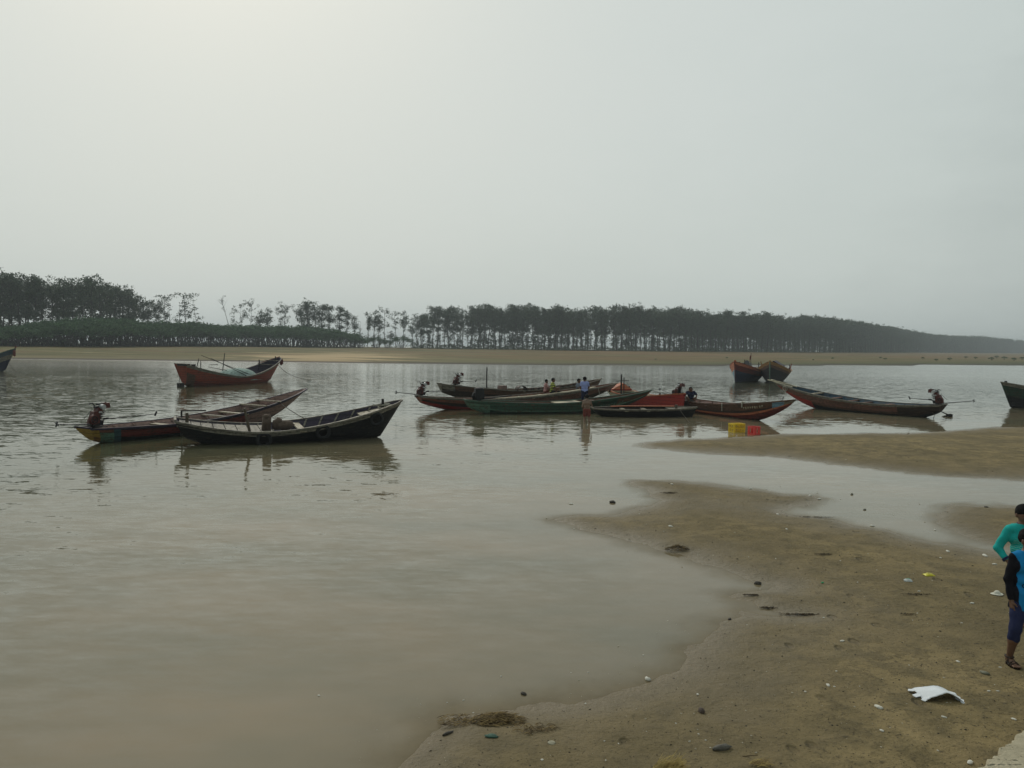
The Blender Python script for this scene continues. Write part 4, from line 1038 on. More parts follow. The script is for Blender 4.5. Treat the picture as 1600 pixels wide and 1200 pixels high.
blob('brick_piece', 1096, 1113, .075, (.10,.075,.06), 'small dark brick lump on the bare sand below the pale stone', 'brick', flat=.9, asp=.8)
blob('rock', 1184, 913, .17, DK, 'dark rock in the small pool at the edge of the sand', 'rock', flat=.5)
blob('rock', 957, 787, .22, DK, 'dark lump on the shallow spit between the two water arms', 'rock', flat=.5)
blob('stone', 1539, 1053, .11, (.19,.19,.14), 'flat grey green stone in front of the sandalled foot', 'stone', flat=.4)
blob('stone', 862, 1161, .085, (.30,.28,.2), 'pale round disc lying right of the straw heap', 'stone', flat=.2, asp=.9)
blob('driftwood', 1128, 1171, .20, (.13,.12,.10), 'knobbly grey driftwood piece near the bottom edge', 'driftwood', flat=.35, asp=.35, rz=.2)
blob('driftwood', 700, 1147, .14, DK, 'dark stick stub left of the straw heap', 'driftwood', flat=.25, asp=.25, rz=.7)
blob('driftwood', 818, 1086, .09, DK, 'dark chip floating above the straw heap', 'driftwood', flat=.4)
blob('rock', 1140, 968, .10, DK, 'small dark clod at the corner of the waterline cove', 'rock', flat=.4)
blob('clod', 1366, 793, .16, DK, 'dark clod on the rim of the right sandbar', 'clod', flat=.4) if False else None
blob('rock', 1541, 793, .16, DK, 'dark lump on the upper rim of the small right sandbar', 'rock', flat=.4)
blob('rock', 1331, 774, .15, GR, 'grey lump in the middle of the narrow channel', 'rock', flat=.5)
blob('rock', 1351, 798, .13, GR, 'grey lump in the channel, nearer than its companion', 'rock', flat=.4)
blob('litter_scrap', 1285, 911, .07, (.03,.30,.12), 'tiny green plastic scrap on the sand', 'plastic scrap', flat=.4)
sh = [(1545,1080,.06,'left one of two white shells right of the torn white sheet'),(1559,1080,.055,'right one of two white shells right of the torn white sheet'),(1378,1142,.07,'white curled shell below left of the torn sheet'),(1475,1121,.075,'white double shell just under the torn sheet'),
 (1519,943,.10,'white shell between the packets and the boys'),(1497,1034,.08,'pale shell above the torn sheet'),(1050,757,.16,'white shell on the tip of the sand spit'),(1173,764,.16,'white shell on the upper rim of the spit'),(1048,823,.16,'long white shell in the middle of the spit'),
 (892,789,.14,'white scrap in the shallow water left of the spit'),(1266,775,.17,'pale scrap at the mouth of the narrow inlet'),(1280,780,.15,'light lump beside the pale scrap at the inlet mouth'),(1215,804,.15,'white scrap at the inner end of the inlet'),(1229,827,.12,'pale shell below the inlet end'),
 (1316,1002,.09,'pale strip shell on the open sand'),(1294,1071,.09,'pale strip shell left of the torn sheet'),(1373,1106,.13,'long cream sliver left below the torn sheet'),(1516,1192,.11,'cream flake beside the concrete corner'),(1584,1124,.07,'white shell at the right edge above the concrete'),(1563,1043,.05,'tiny white shell beside the sandal'),
 (1481,862,.15,'pale scrap in the shallow by the small sandbar'),(1539,869,.20,'white flattened scrap beside the teal shirt elbow'),(1090,1085,.05,'small white shell on the sand below the pale stone'),(1554,882,.12,'white chip under the elbow of the teal shirt'),(498,1090,.05,'white speck floating in the brown water'),(1461,829,.12,'white chip at the water edge by the small sandbar'),
 (1363,823,.14,'white chip at the waterline of the channel'),(1340,910,.05,'white chip left of the silver packet'),(1436,924,.07,'white chip under the silver packet'),(1470,872,.08,'pale chip above the yellow packet')]
for px, py, s_, lab in sh: blob('shell', px, py, s_, WH, lab, 'shell', 'shells and white scraps on the sand', flat=.3, asp=random.uniform(.35,.7))
rr = random.Random(5); k = 0
while k < 110:
    px = rr.uniform(640,1600); py = rr.uniform(760,1195); p = place(px, py, 3)
    hz_ = H(p.x, p.y)
    if hz_ < -.03 or hz_ > .3: continue
    k += 1
    if px > 1560 and py > 1100: continue
    blob('shell', px, py, rr.uniform(.010,.028)*(1+p.y/14), WH if rr.random() < .6 else (.45,.40,.30), 'tiny pale shell fragment strewn on the wet sand', 'shell', 'tiny shell fragments', flat=.35, asp=rr.uniform(.3,.9))
# crumbs: uncountable
def crumbs(name, n, c, smin, smax, lab, cond):
    b = MB(); k = 0; 
    while k < n:
        px = rr.uniform(560,1640); py = 690+520*rr.random()**.8
        p = gp(px, py, .1); 
        if cond == 'edge' : pass
        k += 1; b.v.append((p.x, p.y, 0))
    V = np.array(b.v); Z = terr(V[:,0], V[:,1]); keep = Z > (-.02 if cond != 'dark' else .01); V = V[keep]; Z = Z[keep]
    mb = MB()
    for (x, y, _), z in zip(V, Z):
        s_ = rr.uniform(smin, smax)*(.6+y/16)*(1 if rr.random() < .93 else 2.0); a = rr.uniform(0,3.14); ca, sa = math.cos(a)*s_, math.sin(a)*s_; h_ = s_*rr.uniform(.3,.8); q = rr.uniform(.3,.9)
        z = max(z, 0)-.002
        mb.add([(x+ca,y+sa,z),(x-sa*q,y+ca*q,z),(x-ca,y-sa,z),(x+sa*q,y-ca*q,z),(x+rr.uniform(-.3,.3)*s_,y,z+h_)], [(0,1,4),(1,2,4),(2,3,4),(3,0,4)])
    tag(mb.build(name, c), lab, name, None, 'stuff')
MT['crumb_dark'] = simple('crumb_dark', (.04,.034,.025), .9); MT['crumb_pale'] = simple('crumb_pale', (.50,.46,.36), .8)
crumbs('mud_crumbs', 14000, M('crumb_dark'), .003, .009, 'dark crumbs of mud and rotted leaves scattered over the sand', 'dark')
crumbs('shell_grit', 1500, M('crumb_pale'), .003, .008, 'pale shell grit scattered over the sand and waterline', 'edge')
# torn white sheet
def torn_sheet():
    p = place(1471, 1097); root = empty('foam_sheet', p, R(-8)); root.scale = (.84,.84,.75); tag(root, 'torn white foam sheet arched over the sand with ragged tabs', 'foam sheet')
    b = MB(); nu, nv = 26, 14
    def S_(u, v): # u across -1..1
        z = .015+.085*(1-u*u)**.9+.012*math.sin(v*5+u*2)+.03*(1-v)*(1-abs(u))
        return Vector((u*.215+.05*(1-v)*1-.02, -.02+v*.30-.10*0+.02*math.sin(u*4), z))
    rg_ = random.Random(2); j0 = [rg_.uniform(0,.05) for _ in range(nu+1)]; j1 = [rg_.uniform(0,.035) for _ in range(nu+1)]
    for th in (0, -.007):
        for i in range(nu+1):
            for j in range(nv+1):
                u = -1+2*i/nu; v = j/nv; v = j0[i]+(1-j0[i]-j1[i])*v
                q = S_(u, v); q.z += th; b.v.append(tuple(q))
    W_ = nv+1; T_ = (nu+1)*W_
    for i in range(nu):
        for j in range(nv):
            a = i*W_+j; b.f.append((a, a+W_, a+W_+1, a+1)); b.f.append((T_+a, T_+a+1, T_+a+W_+1, T_+a+W_)); b.m += [0,0]
    for i in range(nu):
        for j in (0, nv):
            a = i*W_+j; b.f.append((a, T_+a, T_+a+W_, a+W_)); b.m.append(0)
    for j in range(nv):
        for i in (0, nu):
            a = i*W_+j; b.f.append((a, a+1, T_+a+1, T_+a)); b.m.append(0)
    MT['foam'] = simple('foam', (.74,.77,.80), .6, .05, 20, bmp=.1)
    b.build('panel', M('foam'), root, smooth=True)
    for (x, y, s_, a) in ((-.235,.25,.085,2.8),(-.215,.12,.10,3.5),(-.17,.02,.08,3.8),(.215,.245,.085,-.1),(.235,.14,.06,-.6),(.245,.05,.085,-.4),(.235,-.02,.05,-.9)):
        b = MB(); n_ = 8
        for z_ in (0,-.007):
            for i in range(n_): 
                q = 2*math.pi*i/n_; b.v.append((s_*.75*math.cos(q)*(1.1 if i % 3 else .8), s_*.42*math.sin(q)*(1.1 if i % 2 else .85), .022+z_-.014*math.cos(q)))
        b.f += [tuple(range(n_)), tuple(range(2*n_-1, n_-1, -1))]+[(i, n_+i, n_+(i+1) % n_, (i+1) % n_) for i in range(n_)]; b.m += [0]*(n_+2)
        b.build('tab', M('foam'), root, (x, y, 0), a)
torn_sheet()
# packets and plate
def packet(px, py, w_, d_, c, c2, lab, rz):
    p = place(px, py); MT['pk%d' % px] = simple('packet_film', c, .3, .15, 30, .5); MT['pk2%d' % px] = simple('packet_print', c2, .35, .15, 30, .5)
    b = MB(); n_ = 7
    for z_ in (1, 0):
        for i in range(n_+1):
            for j in range(5):
                u = -1+2*i/n_; v = -1+2*j/4
                b.v.append((u*w_/2, v*d_/2, (.008+(.30*d_*(1-u*u)*(1-v*v)+random.uniform(-.006,.006)) if z_ else .002)))
    T_ = (n_+1)*5
    for i in range(n_):
        for j in range(4):
            a = i*5+j; b.f.append((a,a+5,a+6,a+1)); b.m.append(1 if 2 <= i <= 4 and j in (1,2) else 0); b.f.append((T_+a,T_+a+1,T_+a+6,T_+a+5)); b.m.append(0)
    for i in range(n_):
        for j in (0,4): a = i*5+j; b.f.append((a,T_+a,T_+a+5,a+5)); b.m.append(0)
    for j in range(4):
        for i in (0,n_): a = i*5+j; b.f.append((a,a+1,T_+a+1,T_+a)); b.m.append(0)
    return tag(b.build('snack_packet', [M('pk%d' % px), M('pk2%d' % px)], None, p, rz, True), lab, 'packet')
packet(1451, 899, .15, .12, (.62,.55,.02), (.42,.36,.02), 'crumpled yellow snack packet on the sand', .1)
packet(1419, 908, .09, .12, (.55,.58,.56), (.04,.22,.12), 'silver and green snack packet left of the yellow one', 1.2)
p = place(1558, 929); b = MB()
prof = [(.0,.075),(.045,.072),(.075,.045),(.085,.028),(.13,.012),(.145,.016),(.13,.004),(.08,.01),(.0,.03)]
n_ = 20
for r_, z_ in prof:
    for i in range(n_): a = 2*math.pi*i/n_; q = 1+.08*math.sin(3*a); b.v.append((.62*r_*math.cos(a)*q, .62*r_*math.sin(a)*.8*q, z_*.75))
for k in range(len(prof)-1):
    for i in range(n_): b.f.append((k*n_+i, k*n_+(i+1) % n_, (k+1)*n_+(i+1) % n_, (k+1)*n_+i)); b.m.append(0)
MT['paper'] = simple('paper', (.62,.60,.50), .7, .1, 20)
tag(b.build('paper_bowl', M('paper'), None, p, .3, True), 'cream paper bowl lying upside down left of the boys', 'bowl')
# straw heap, grass tuft, weed line
def straw(name, px, py, n, rad, asp, ln, mats, lab, cat, up=.15, hump=0):
    p = place(px, py); b = MB()
    for i in range(n):
        a = random.uniform(0,6.28); d = rad*random.random()**.7; c = Vector((math.cos(a)*d, math.sin(a)*d*asp, .012+hump*max(0,1-d/rad)))
        q = random.uniform(-.5,.9); L_ = ln*random.uniform(.4,1); dr = Vector((math.cos(q), math.sin(q), random.uniform(-up*.3, up))); 
        m_ = c+dr*L_*.5+Vector((0,0,.01)); b.tube([c, m_, c+dr*L_+Vector((0,0,-.01))], [.003,.0026,.001], 3, random.randrange(len(mats)), cap=False)
    return tag(b.build(name, [M(x) for x in mats], None, p), lab, cat)
MT['straw'] = simple('straw', (.24,.17,.07), .9); MT['straw2'] = simple('straw2', (.10,.07,.035), .9); MT['drygrass'] = simple('drygrass', (.40,.30,.11), .9)
b = MB(); b.ell((0,0,.02), (.17,.07,.05), 14, 8, 0, Matrix.Rotation(.25,3,'Z'), .3); o = b.build('coconut_husk', M('straw2'), None, place(778,1127), 0, True); tag(o, 'brown fibrous husk in the middle of the straw heap', 'husk')
straw('straw_heap', 775, 1128, 420, .26, .5, .10, ['straw','straw2','straw'], 'tangled brown straw washed up at the near waterline', 'straw', .3, .06)
straw('straw_wisps', 715, 1128, 110, .24, .5, .10, ['straw2','straw'], 'thin straw wisps drifting left of the straw heap', 'straw', .12)
straw('straw_wisps', 830, 1140, 90, .22, .5, .08, ['straw2','straw'], 'scattered straw wisps right of the straw heap', 'straw', .12)
blob('plastic_bag', 768, 1151, .13, (.05,.11,.08), 'crumpled dark green plastic scrap under the straw heap', 'plastic bag', flat=.25, asp=.6, jit=.5)
straw('grass_tuft', 1042, 1203, 170, .12, .6, .14, ['drygrass'], 'dry yellow grass tuft cut by the bottom edge', 'grass tuft', 1.1)
straw('grass_tuft', 1183, 1196, 30, .08, .6, .12, ['drygrass','straw'], 'few dry stalks right of the yellow grass tuft', 'grass tuft', .6)
DKM = ['crumb_dark','straw2']
straw('weed_line', 1253, 962, 190, .36, .055, .07, DKM, 'dark weed line lying along the inlet above the open sand', 'weed debris', .35)
straw('weed_line', 1172, 931, 70, .12, .15, .05, DKM, 'dark weed fringe on the little sand tongue', 'weed debris', .3)
straw('weed_line', 1198, 951, 80, .13, .25, .05, DKM, 'dark weed fringe curving along the lower sand tongue', 'weed debris', .3)
straw('weed_line', 1056, 860, 260, .22, .45, .09, DKM+['straw'], 'dark brown clump of weed at the waterline of the spit', 'weed debris', .6, .07)
straw('weed_line', 1043, 771, 60, .20, .3, .12, DKM, 'thin dark twig debris in the notch of the spit', 'weed debris', .2)
straw('weed_line', 1268, 809, 70, .45, .06, .10, DKM, 'thin dark debris line along the narrow inlet', 'weed debris', .12)
straw('weed_line', 1416, 961, 24, .11, .06, .07, DKM, 'thin dark twig on the open sand above the torn sheet', 'weed debris', .1)
straw('weed_line', 1285, 867, 60, .16, .2, .05, DKM, 'dark weed flecks in the middle of the spit', 'weed debris', .2)
straw('weed_line', 1430, 930, 60, .25, .1, .05, DKM, 'faint dark flecks below the silver packet', 'weed debris', .15)
rope('stick', 'straight thin stick beside the grey driftwood near the bottom edge', [place(1160,1182), place(1184,1180)], .006, 'straw2')

# ------------------------------------------------------------------ concrete corner
cpx = [(1640,1105),(1600,1143),(1584,1153),(1576,1163),(1563,1170),(1556,1182),(1545,1187),(1538,1196),(1520,1207),(1500,1240),(1470,1330),(1700,1500),(2100,1500),(2100,1100),(1800,1040)]
top = []; 
for i in range(len(cpx)):
    a = gp(*cpx[i], .42); c = gp(*cpx[(i+1) % len(cpx)], .42)
    for k in range(4):
        q = a.lerp(c, k/4); top.append((q.x+random.uniform(-.02,.02), q.y+random.uniform(-.02,.02)))
cx = sum(p[0] for p in top)/len(top); cy = sum(p[1] for p in top)/len(top); b = MB(); n_ = len(top)
rings = [(1.0,.0),(1.0,.38),(.985,.42)]+[(1-.985*((k+1)/26)**1.0, .42) for k in range(26)]
for ri_, (s_, z_) in enumerate(rings):
    for (x, y) in top:
        X, Y_ = cx+(x-cx)*s_*(1.06 if ri_ == 0 else 1), cy+(y-cy)*s_*(1.06 if ri_ == 0 else 1)
        zz = z_+(.035*float(fbm(np.array([X*6]), np.array([Y_*6]), 4)[0]) if z_ > .3 else 0); b.v.append((X, Y_, zz))
for k in range(len(rings)-1):
    for i in range(n_): b.f.append((k*n_+i, (k)*n_+(i+1) % n_, (k+1)*n_+(i+1) % n_, (k+1)*n_+i)); b.m.append(0)
m, t, nn, l = nt('rough_concrete'); P = nn.new('ShaderNodeNewGeometry').outputs['Position']
a1 = noise(t, P, 3, 6, .7); a2 = noise(t, P, 22, 5, .7); cc = mixc(t, mapr(t, a1, .35, .65), (.40,.35,.24), (.54,.48,.34)); cc = mixc(t, mapr(t, a2, .60, .68), cc, (.10,.085,.055))
finish(t, cc, .9, bump(t, math_(t, 'ADD', a1, a2), .9, .03), .2)
tag(b.build('concrete_slab', m, smooth=True), 'rough pale concrete edge at the bottom corner of the sand', 'concrete slab')
# ------------------------------------------------------------------ people (one continuous surface per body, from a distance field)
def cap(a, b, ra, rb, k=.03): return ('c', np.array(a, float), np.array(b, float), ra, rb, k)
def ell(c, r, k=.03): return ('e', np.array(c, float), np.array(r, float), 0, 0, k)
def sdf_mesh(name, prims, h, cuts=(), warp=0):
    lo_ = np.array([1e9]*3); hi = -lo_
    for p in prims:
        if p[0] == 'c': rr_ = max(p[3], p[4]); lo_ = np.minimum(lo_, np.minimum(p[1], p[2])-rr_); hi = np.maximum(hi, np.maximum(p[1], p[2])+rr_)
        else: lo_ = np.minimum(lo_, p[1]-p[2]); hi = np.maximum(hi, p[1]+p[2])
    lo_ -= 3*h; hi += 3*h; n = np.ceil((hi-lo_)/h).astype(int)+1
    Fd = np.full(n, 1.0, np.float32)
    for p in prims:
        mg = p[5]*1.2+3*h
        if p[0] == 'c': rr_ = max(p[3], p[4]); a = np.minimum(p[1], p[2])-rr_-mg; b = np.maximum(p[1], p[2])+rr_+mg
        else: a = p[1]-p[2]-mg; b = p[1]+p[2]+mg
        i0 = np.maximum(((a-lo_)/h).astype(int), 0); i1 = np.minimum(((b-lo_)/h).astype(int)+2, n)
        X = lo_[0]+h*np.arange(i0[0], i1[0])[:,None,None]; Y = lo_[1]+h*np.arange(i0[1], i1[1])[None,:,None]; Z = lo_[2]+h*np.arange(i0[2], i1[2])[None,None,:]
        if p[0] == 'c':
            e = p[2]-p[1]; L2 = max(e@e, 1e-9); t_ = np.clip(((X-p[1][0])*e[0]+(Y-p[1][1])*e[1]+(Z-p[1][2])*e[2])/L2, 0, 1)
            d = np.sqrt((X-p[1][0]-e[0]*t_)**2+(Y-p[1][1]-e[1]*t_)**2+(Z-p[1][2]-e[2]*t_)**2)-(p[3]+(p[4]-p[3])*t_)
        else:
            r = p[2]; k0 = np.sqrt(((X-p[1][0])/r[0])**2+((Y-p[1][1])/r[1])**2+((Z-p[1][2])/r[2])**2); d = (k0-1)*min(r)*1.0*np.where(k0 > 1, 1, 1)
        s = np.s_[i0[0]:i1[0], i0[1]:i1[1], i0[2]:i1[2]]; f = Fd[s]; k = p[5]
        hh_ = np.clip(.5+.5*(f-d)/k, 0, 1); Fd[s] = f*(1-hh_)+d*hh_-k*hh_*(1-hh_)
    if cuts or warp:
        X = lo_[0]+h*np.arange(n[0])[:,None,None]; Y = lo_[1]+h*np.arange(n[1])[None,:,None]; Z = lo_[2]+h*np.arange(n[2])[None,None,:]
        if warp: Fd = Fd+(warp*(np.sin(X*31+Z*9+np.sin(Y*23))*np.sin(Z*38+Y*15+2*np.sin(X*12)))).astype(np.float32)
        for (c, nn_) in cuts:
            Fd = np.maximum(Fd, ((X-c[0])*nn_[0]+(Y-c[1])*nn_[1]+(Z-c[2])*nn_[2]).astype(np.float32))
    Fd[0]=Fd[-1]=1; Fd[:,0]=Fd[:,-1]=1; Fd[:,:,0]=Fd[:,:,-1]=1
    I = Fd < 0; c8 = [I[i:n[0]-1+i, j:n[1]-1+j, k:n[2]-1+k] for i in (0,1) for j in (0,1) for k in (0,1)]
    s_ = sum(c.astype(np.int8) for c in c8); act = (s_ > 0) & (s_ < 8); ids = -np.ones(act.shape, np.int64); ac = np.argwhere(act); ids[act] = np.arange(len(ac))
    acc = np.zeros((len(ac), 3)); cnt = np.zeros(len(ac))
    cor = [(i,j,k) for i in (0,1) for j in (0,1) for k in (0,1)]
    for u in cor:
        for ax in range(3):
            if u[ax]: continue
            v = list(u); v[ax] = 1
            fa = Fd[tuple((ac+u).T)]; fb = Fd[tuple((ac+v).T)]; m_ = (fa < 0) != (fb < 0)
            tt = np.where(m_, fa/np.where(m_, fa-fb, 1), 0); q = np.array(u, float)[None]+np.zeros((len(ac),3)); q[:,ax] += tt
            acc += q*m_[:,None]; cnt += m_
    V = lo_+h*(ac+acc/cnt[:,None]); Fs = []
    for ax in range(3):
        o1, o2 = [(1,2),(2,0),(0,1)][ax]
        sl0 = [slice(None)]*3; sl1 = [slice(None)]*3; sl0[ax] = slice(0,-1); sl1[ax] = slice(1,None)
        A_ = I[tuple(sl0)]; B_ = I[tuple(sl1)]; e = np.argwhere(A_ != B_); fl = A_[tuple(e.T)]
        def g(d1, d2): 
            q = e.copy(); q[:,o1] -= d1; q[:,o2] -= d2; return ids[tuple(q.T)]
        Q = np.stack([g(1,1), g(0,1), g(0,0), g(1,0)], 1); Q = np.where(fl[:,None], Q, Q[:,::-1]); Fs.append(Q)
    Q = np.concatenate(Fs); me = bpy.data.meshes.new(name)
    me.vertices.add(len(V)); me.vertices.foreach_set('co', V.ravel().astype(np.float32)); me.loops.add(Q.size); me.loops.foreach_set('vertex_index', Q.ravel().astype(np.int32))
    me.polygons.add(len(Q)); me.polygons.foreach_set('loop_start', (np.arange(len(Q))*4).astype(np.int32)); me.polygons.foreach_set('use_smooth', np.ones(len(Q), bool)); me.update(calc_edges=True)
    return me
def skinmat(name, c):
    MT[name] = simple(name, c, .5, .12, 5, .35, .05)
skinmat('skin', (.135,.07,.042)); skinmat('skin_tan', (.17,.088,.055)); skinmat('skin_grey', (.20,.13,.09))
MT['eye'] = simple('eye', (.01,.008,.007), .3); MT['eyewhite'] = simple('eyewhite', (.5,.46,.42), .3); MT['lip'] = simple('lip', (.10,.04,.032), .5); MT['hair'] = simple('hair', (.007,.006,.006), .8, .3, 40, .1, .5)
def cloth(name, c, var=.15): MT[name] = simple(name, c, .85, var, 5, .15, .3)
cloth('teal_cloth', (.015,.40,.36)); cloth('blue_cloth', (.010,.20,.46)); cloth('black_cloth', (.008,.008,.012)); cloth('navy_cloth', (.022,.028,.075)); cloth('denim', (.16,.2,.23))
cloth('pale_blue_cloth', (.30,.36,.66)); cloth('dark_blue_cloth', (.02,.025,.055)); cloth('grey_blue_cloth', (.17,.20,.24)); cloth('pink_cloth', (.42,.23,.22)); cloth('maroon_cloth', (.17,.05,.04)); cloth('dark_cloth', (.02,.022,.026)); cloth('grey_cloth', (.14,.14,.13))
m, t, n, l = nt('striped_cloth'); tc = n.new('ShaderNodeTexCoord').outputs['Object']; sp = n.new('ShaderNodeSeparateXYZ'); l.new(tc, sp.inputs[0])
wv = math_(t, 'SINE', math_(t, 'MULTIPLY', sp.outputs['Z'], 62)); finish(t, mixc(t, mapr(t, wv, -.15, .15), (.02,.02,.022), (.50,.56,.10)), .85); MT['striped_cloth'] = m
m, t, n, l = nt('teal_print'); tc = n.new('ShaderNodeTexCoord').outputs['Object']; wv = n.new('ShaderNodeTexWave'); wv.bands_direction = 'Z'; wv.inputs['Scale'].default_value = 13; wv.inputs['Distortion'].default_value = 5; wv.inputs['Detail'].default_value = 2; wv.inputs['Detail Scale'].default_value = 2; l.new(tc, wv.inputs['Vector'])
sp = n.new('ShaderNodeSeparateXYZ'); l.new(tc, sp.inputs[0]); inz = math_(t, 'MULTIPLY', mapr(t, sp.outputs['Z'], 1.14, 1.10), math_(t, 'MULTIPLY', mapr(t, math_(t, 'ABSOLUTE', sp.outputs['X']), .150, .146), mapr(t, sp.outputs['Z'], .84, .86)))
nf_ = noise(t, tc, 6, 4); bs = mixc(t, mapr(t, nf_, .35, .65), (.010,.30,.28), (.018,.42,.38)); finish(t, mixc(t, math_(t, 'MULTIPLY', mapr(t, wv.outputs['Fac'], .80, .93), math_(t, 'MULTIPLY', inz, .6)), bs, (.35,.62,.50)), .85, bump(t, nf_, .5, .02), .15); MT['teal_print'] = m
def hand(pr, w, d, side_, palm, s=1.0, curl=.6):
    """w wrist, d direction of the hand, side_ thumb side, palm = palm facing direction"""
    w = Vector(w); d = Vector(d).normalized(); sd2 = Vector(side_); sd2 = (sd2-d*sd2.dot(d)).normalized(); pm = Vector(palm); pm = (pm-d*pm.dot(d)-sd2*pm.dot(sd2)).normalized()
    c = w+d*.045*s
    for o in (-.022,0,.022): pr.append(cap(w+d*.01*s+sd2*o*.6*s, c+d*.035*s+sd2*o*s, .017*s, .015*s, .01))
    for i, (o, L_) in enumerate(((.030,.068),(.010,.076),(-.010,.070),(-.029,.056))):
        b0 = c+d*.036*s+sd2*o*s; cl = curl*(1+.12*i); p0 = b0; dr = d
        for k, (f, r_) in enumerate(((.45,.0088),(.32,.0080),(.23,.0072))):
            a = cl*(k+.5)*.7; dr = (d*math.cos(a)+pm*math.sin(a)).normalized(); p1 = p0+dr*L_*f*s; pr.append(cap(p0, p1, r_*s, (r_-.0008)*s, .004)); p0 = p1
    t0 = w+d*.025*s+sd2*.025*s; t1 = t0+(d*.6+sd2*.75+pm*.3).normalized()*.034*s; t2 = t1+(d*.9+sd2*.3+pm*.45).normalized()*.028*s
    pr.append(cap(t0, t1, .013*s, .0105*s, .008)); pr.append(cap(t1, t2, .0105*s, .008*s, .004))
def face_dir(f): f = Vector(f); f.normalize(); r = f.cross(Vector((0,0,1))).normalized(); return f, r, r.cross(f)
def person(label, base, rz, J, Ht, grid, shirt=None, sleeve=1.0, pants=None, pant_to=1.0, skin='skin', hair='hair', look=(0,-1,0), group=None, hands=None, shoulders_black=False, feet=True, build=1.0, hem=0, torso_mat=None):
    root = empty('person', base, rz); tag(root, label, 'person', group)
    g = lambda k: Vector(J[k])*Ht
    s = Ht; W = build; body = []
    hd = g('head'); f, r_, u = face_dir(look)
    nk = g('neck'); ch = g('chest'); pv = g('pelvis'); ws = (ch+pv)/2
    shl, shr = g('shl'), g('shr'); hl, hr = g('hl'), g('hr')
    hs = s if s > 1.2 else 1.2
    R_ = .058*s
    body += [ell(hd+u*.012*s, (R_*1.02, R_*1.12, R_*1.18), .01), cap(hd-u*.01*s+f*.012*s, hd-u*.052*s+f*.030*s, .042*s, .024*s, .02), cap(hd+f*.04*s+u*.0*s, hd+f*.052*s-u*.012*s, .008*s, .011*s, .01), cap(hd+f*.05*s-u*.008*s, hd+f*.0635*s-u*.014*s, .006*s, .0085*s, .006),
             cap(hd+f*.044*s-u*.036*s-r_*.008*s, hd+f*.044*s-u*.036*s+r_*.008*s, .0085*s, .0085*s, .006), ell(hd-r_*.060*s-u*.004*s, (.012*s,.012*s,.019*s), .006), ell(hd+r_*.060*s-u*.004*s, (.012*s,.012*s,.019*s), .006),
             cap(hd+f*.046*s+u*.016*s-r_*.022*s, hd+f*.046*s+u*.016*s+r_*.022*s, .010*s, .010*s, .012)]
    body.append(cap(nk, hd-u*.03*s, .034*s*W, .031*s*W, .02))
    ax = (shr-shl).normalized()
    tor = [cap(shl*.8+shr*.2, shr*.8+shl*.2, .044*s*W, .044*s*W, .03), cap(ch-ax*.052*s, ch+ax*.052*s, .062*s*W, .062*s*W, .04), cap(ws-ax*.04*s, ws+ax*.04*s, .055*s*W, .055*s*W, .05), cap(pv-ax*.045*s, pv+ax*.045*s, .060*s*W, .060*s*W, .05), cap(nk, (shl+shr)/2-Vector((0,0,.02*s)), .038*s*W, .05*s*W, .03)]
    arms = []; legs = []
    for a, e, w_ in (('shl','ell','wl'),('shr','elr','wr')):
        arms.append([cap(g(a), g(e), .032*s*W, .025*s*W, .02), cap(g(e), g(w_), .0245*s*W, .0165*s*W, .012)])
    for a, k, an, tt in (('hl','kl','al','tl'),('hr','kr','ar','tr')):
        legs.append([cap(g(a), g(k), .052*s*W, .035*s*W, .03), cap(g(k), g(k).lerp(g(an),.4), .034*s*W, .034*s*W, .02), cap(g(k).lerp(g(an),.35), g(an), .034*s*W, .019*s*W, .02)])
    body += tor+arms[0]+arms[1]+legs[0]+legs[1]
    for a, tt in (('al','tl'),('ar','tr')):
        A1, T1 = g(a), g(tt); d_ = (T1-A1); dn = Vector((d_.x, d_.y, 0)).normalized() if (d_.x or d_.y) else Vector((0,-1,0)); sdv = dn.cross(Vector((0,0,1)))
        body += [cap(A1, A1-dn*.02*s-Vector((0,0,.018*s)), .021*s, .018*s, .015), cap(A1-Vector((0,0,.01*s)), T1-dn*.02*s, .020*s, .015*s, .015)]
        for q, L_ in ((-.020,.020),(-.009,.022),(.001,.021),(.011,.018),(.020,.014)):
            body.append(cap(T1-dn*.018*s+sdv*q*s, T1+dn*L_*.6*s+sdv*q*1.15*s, .0075*s, .006*s, .005))
    for k, w_, e in (('wl','wl','ell'),('wr','wr','elr')):
        spec = (hands or {}).get(k); d_ = (g(w_)-g(e)).normalized()
        if spec: hand(body, g(w_), spec[0] or d_, spec[1], spec[2], s/1.62, spec[3])
        else: hand(body, g(w_), d_, (0,-1,0) if abs(d_.y) < .8 else (0,0,1), (1 if k == 'wl' else -1,0,0), s/1.62, .6)
    me = sdf_mesh('body', body, grid)
    mats = [M(skin), M('eye'), M('eyewhite'), M('lip')]
    o = link('body', me, mats, root)
    nf = len(me.polygons); cen = np.empty(nf*3); me.polygons.foreach_get('center', cen); cen = cen.reshape(-1,3); mi = np.zeros(nf, np.int32)
    fv = np.array(f); rv = np.array(r_); uv = np.array(u); hv = np.array(hd); rel = cen-hv
    F_, R2, U_ = rel@fv, rel@rv, rel@uv
    if grid < .012:
        for sg in (-1, 1):
            q = ((R2-sg*.021*s)/(.0125*s))**2+((U_-.004*s)/(.0052*s))**2; mi[(q < 1) & (F_ > .03*s)] = 2
            q = ((R2-sg*.021*s)/(.0058*s))**2+((U_-.004*s)/(.0056*s))**2; mi[(q < 1) & (F_ > .03*s)] = 1
            q = ((R2-sg*.021*s)/(.016*s))**2+((U_-.0175*s)/(.003*s))**2; mi[(q < 1) & (F_ > .03*s)] = 1
        q = (R2/(.016*s))**2+((U_+.036*s)/(.0065*s))**2; mi[(q < 1) & (F_ > .03*s)] = 3
    me.polygons.foreach_set('material_index', mi)
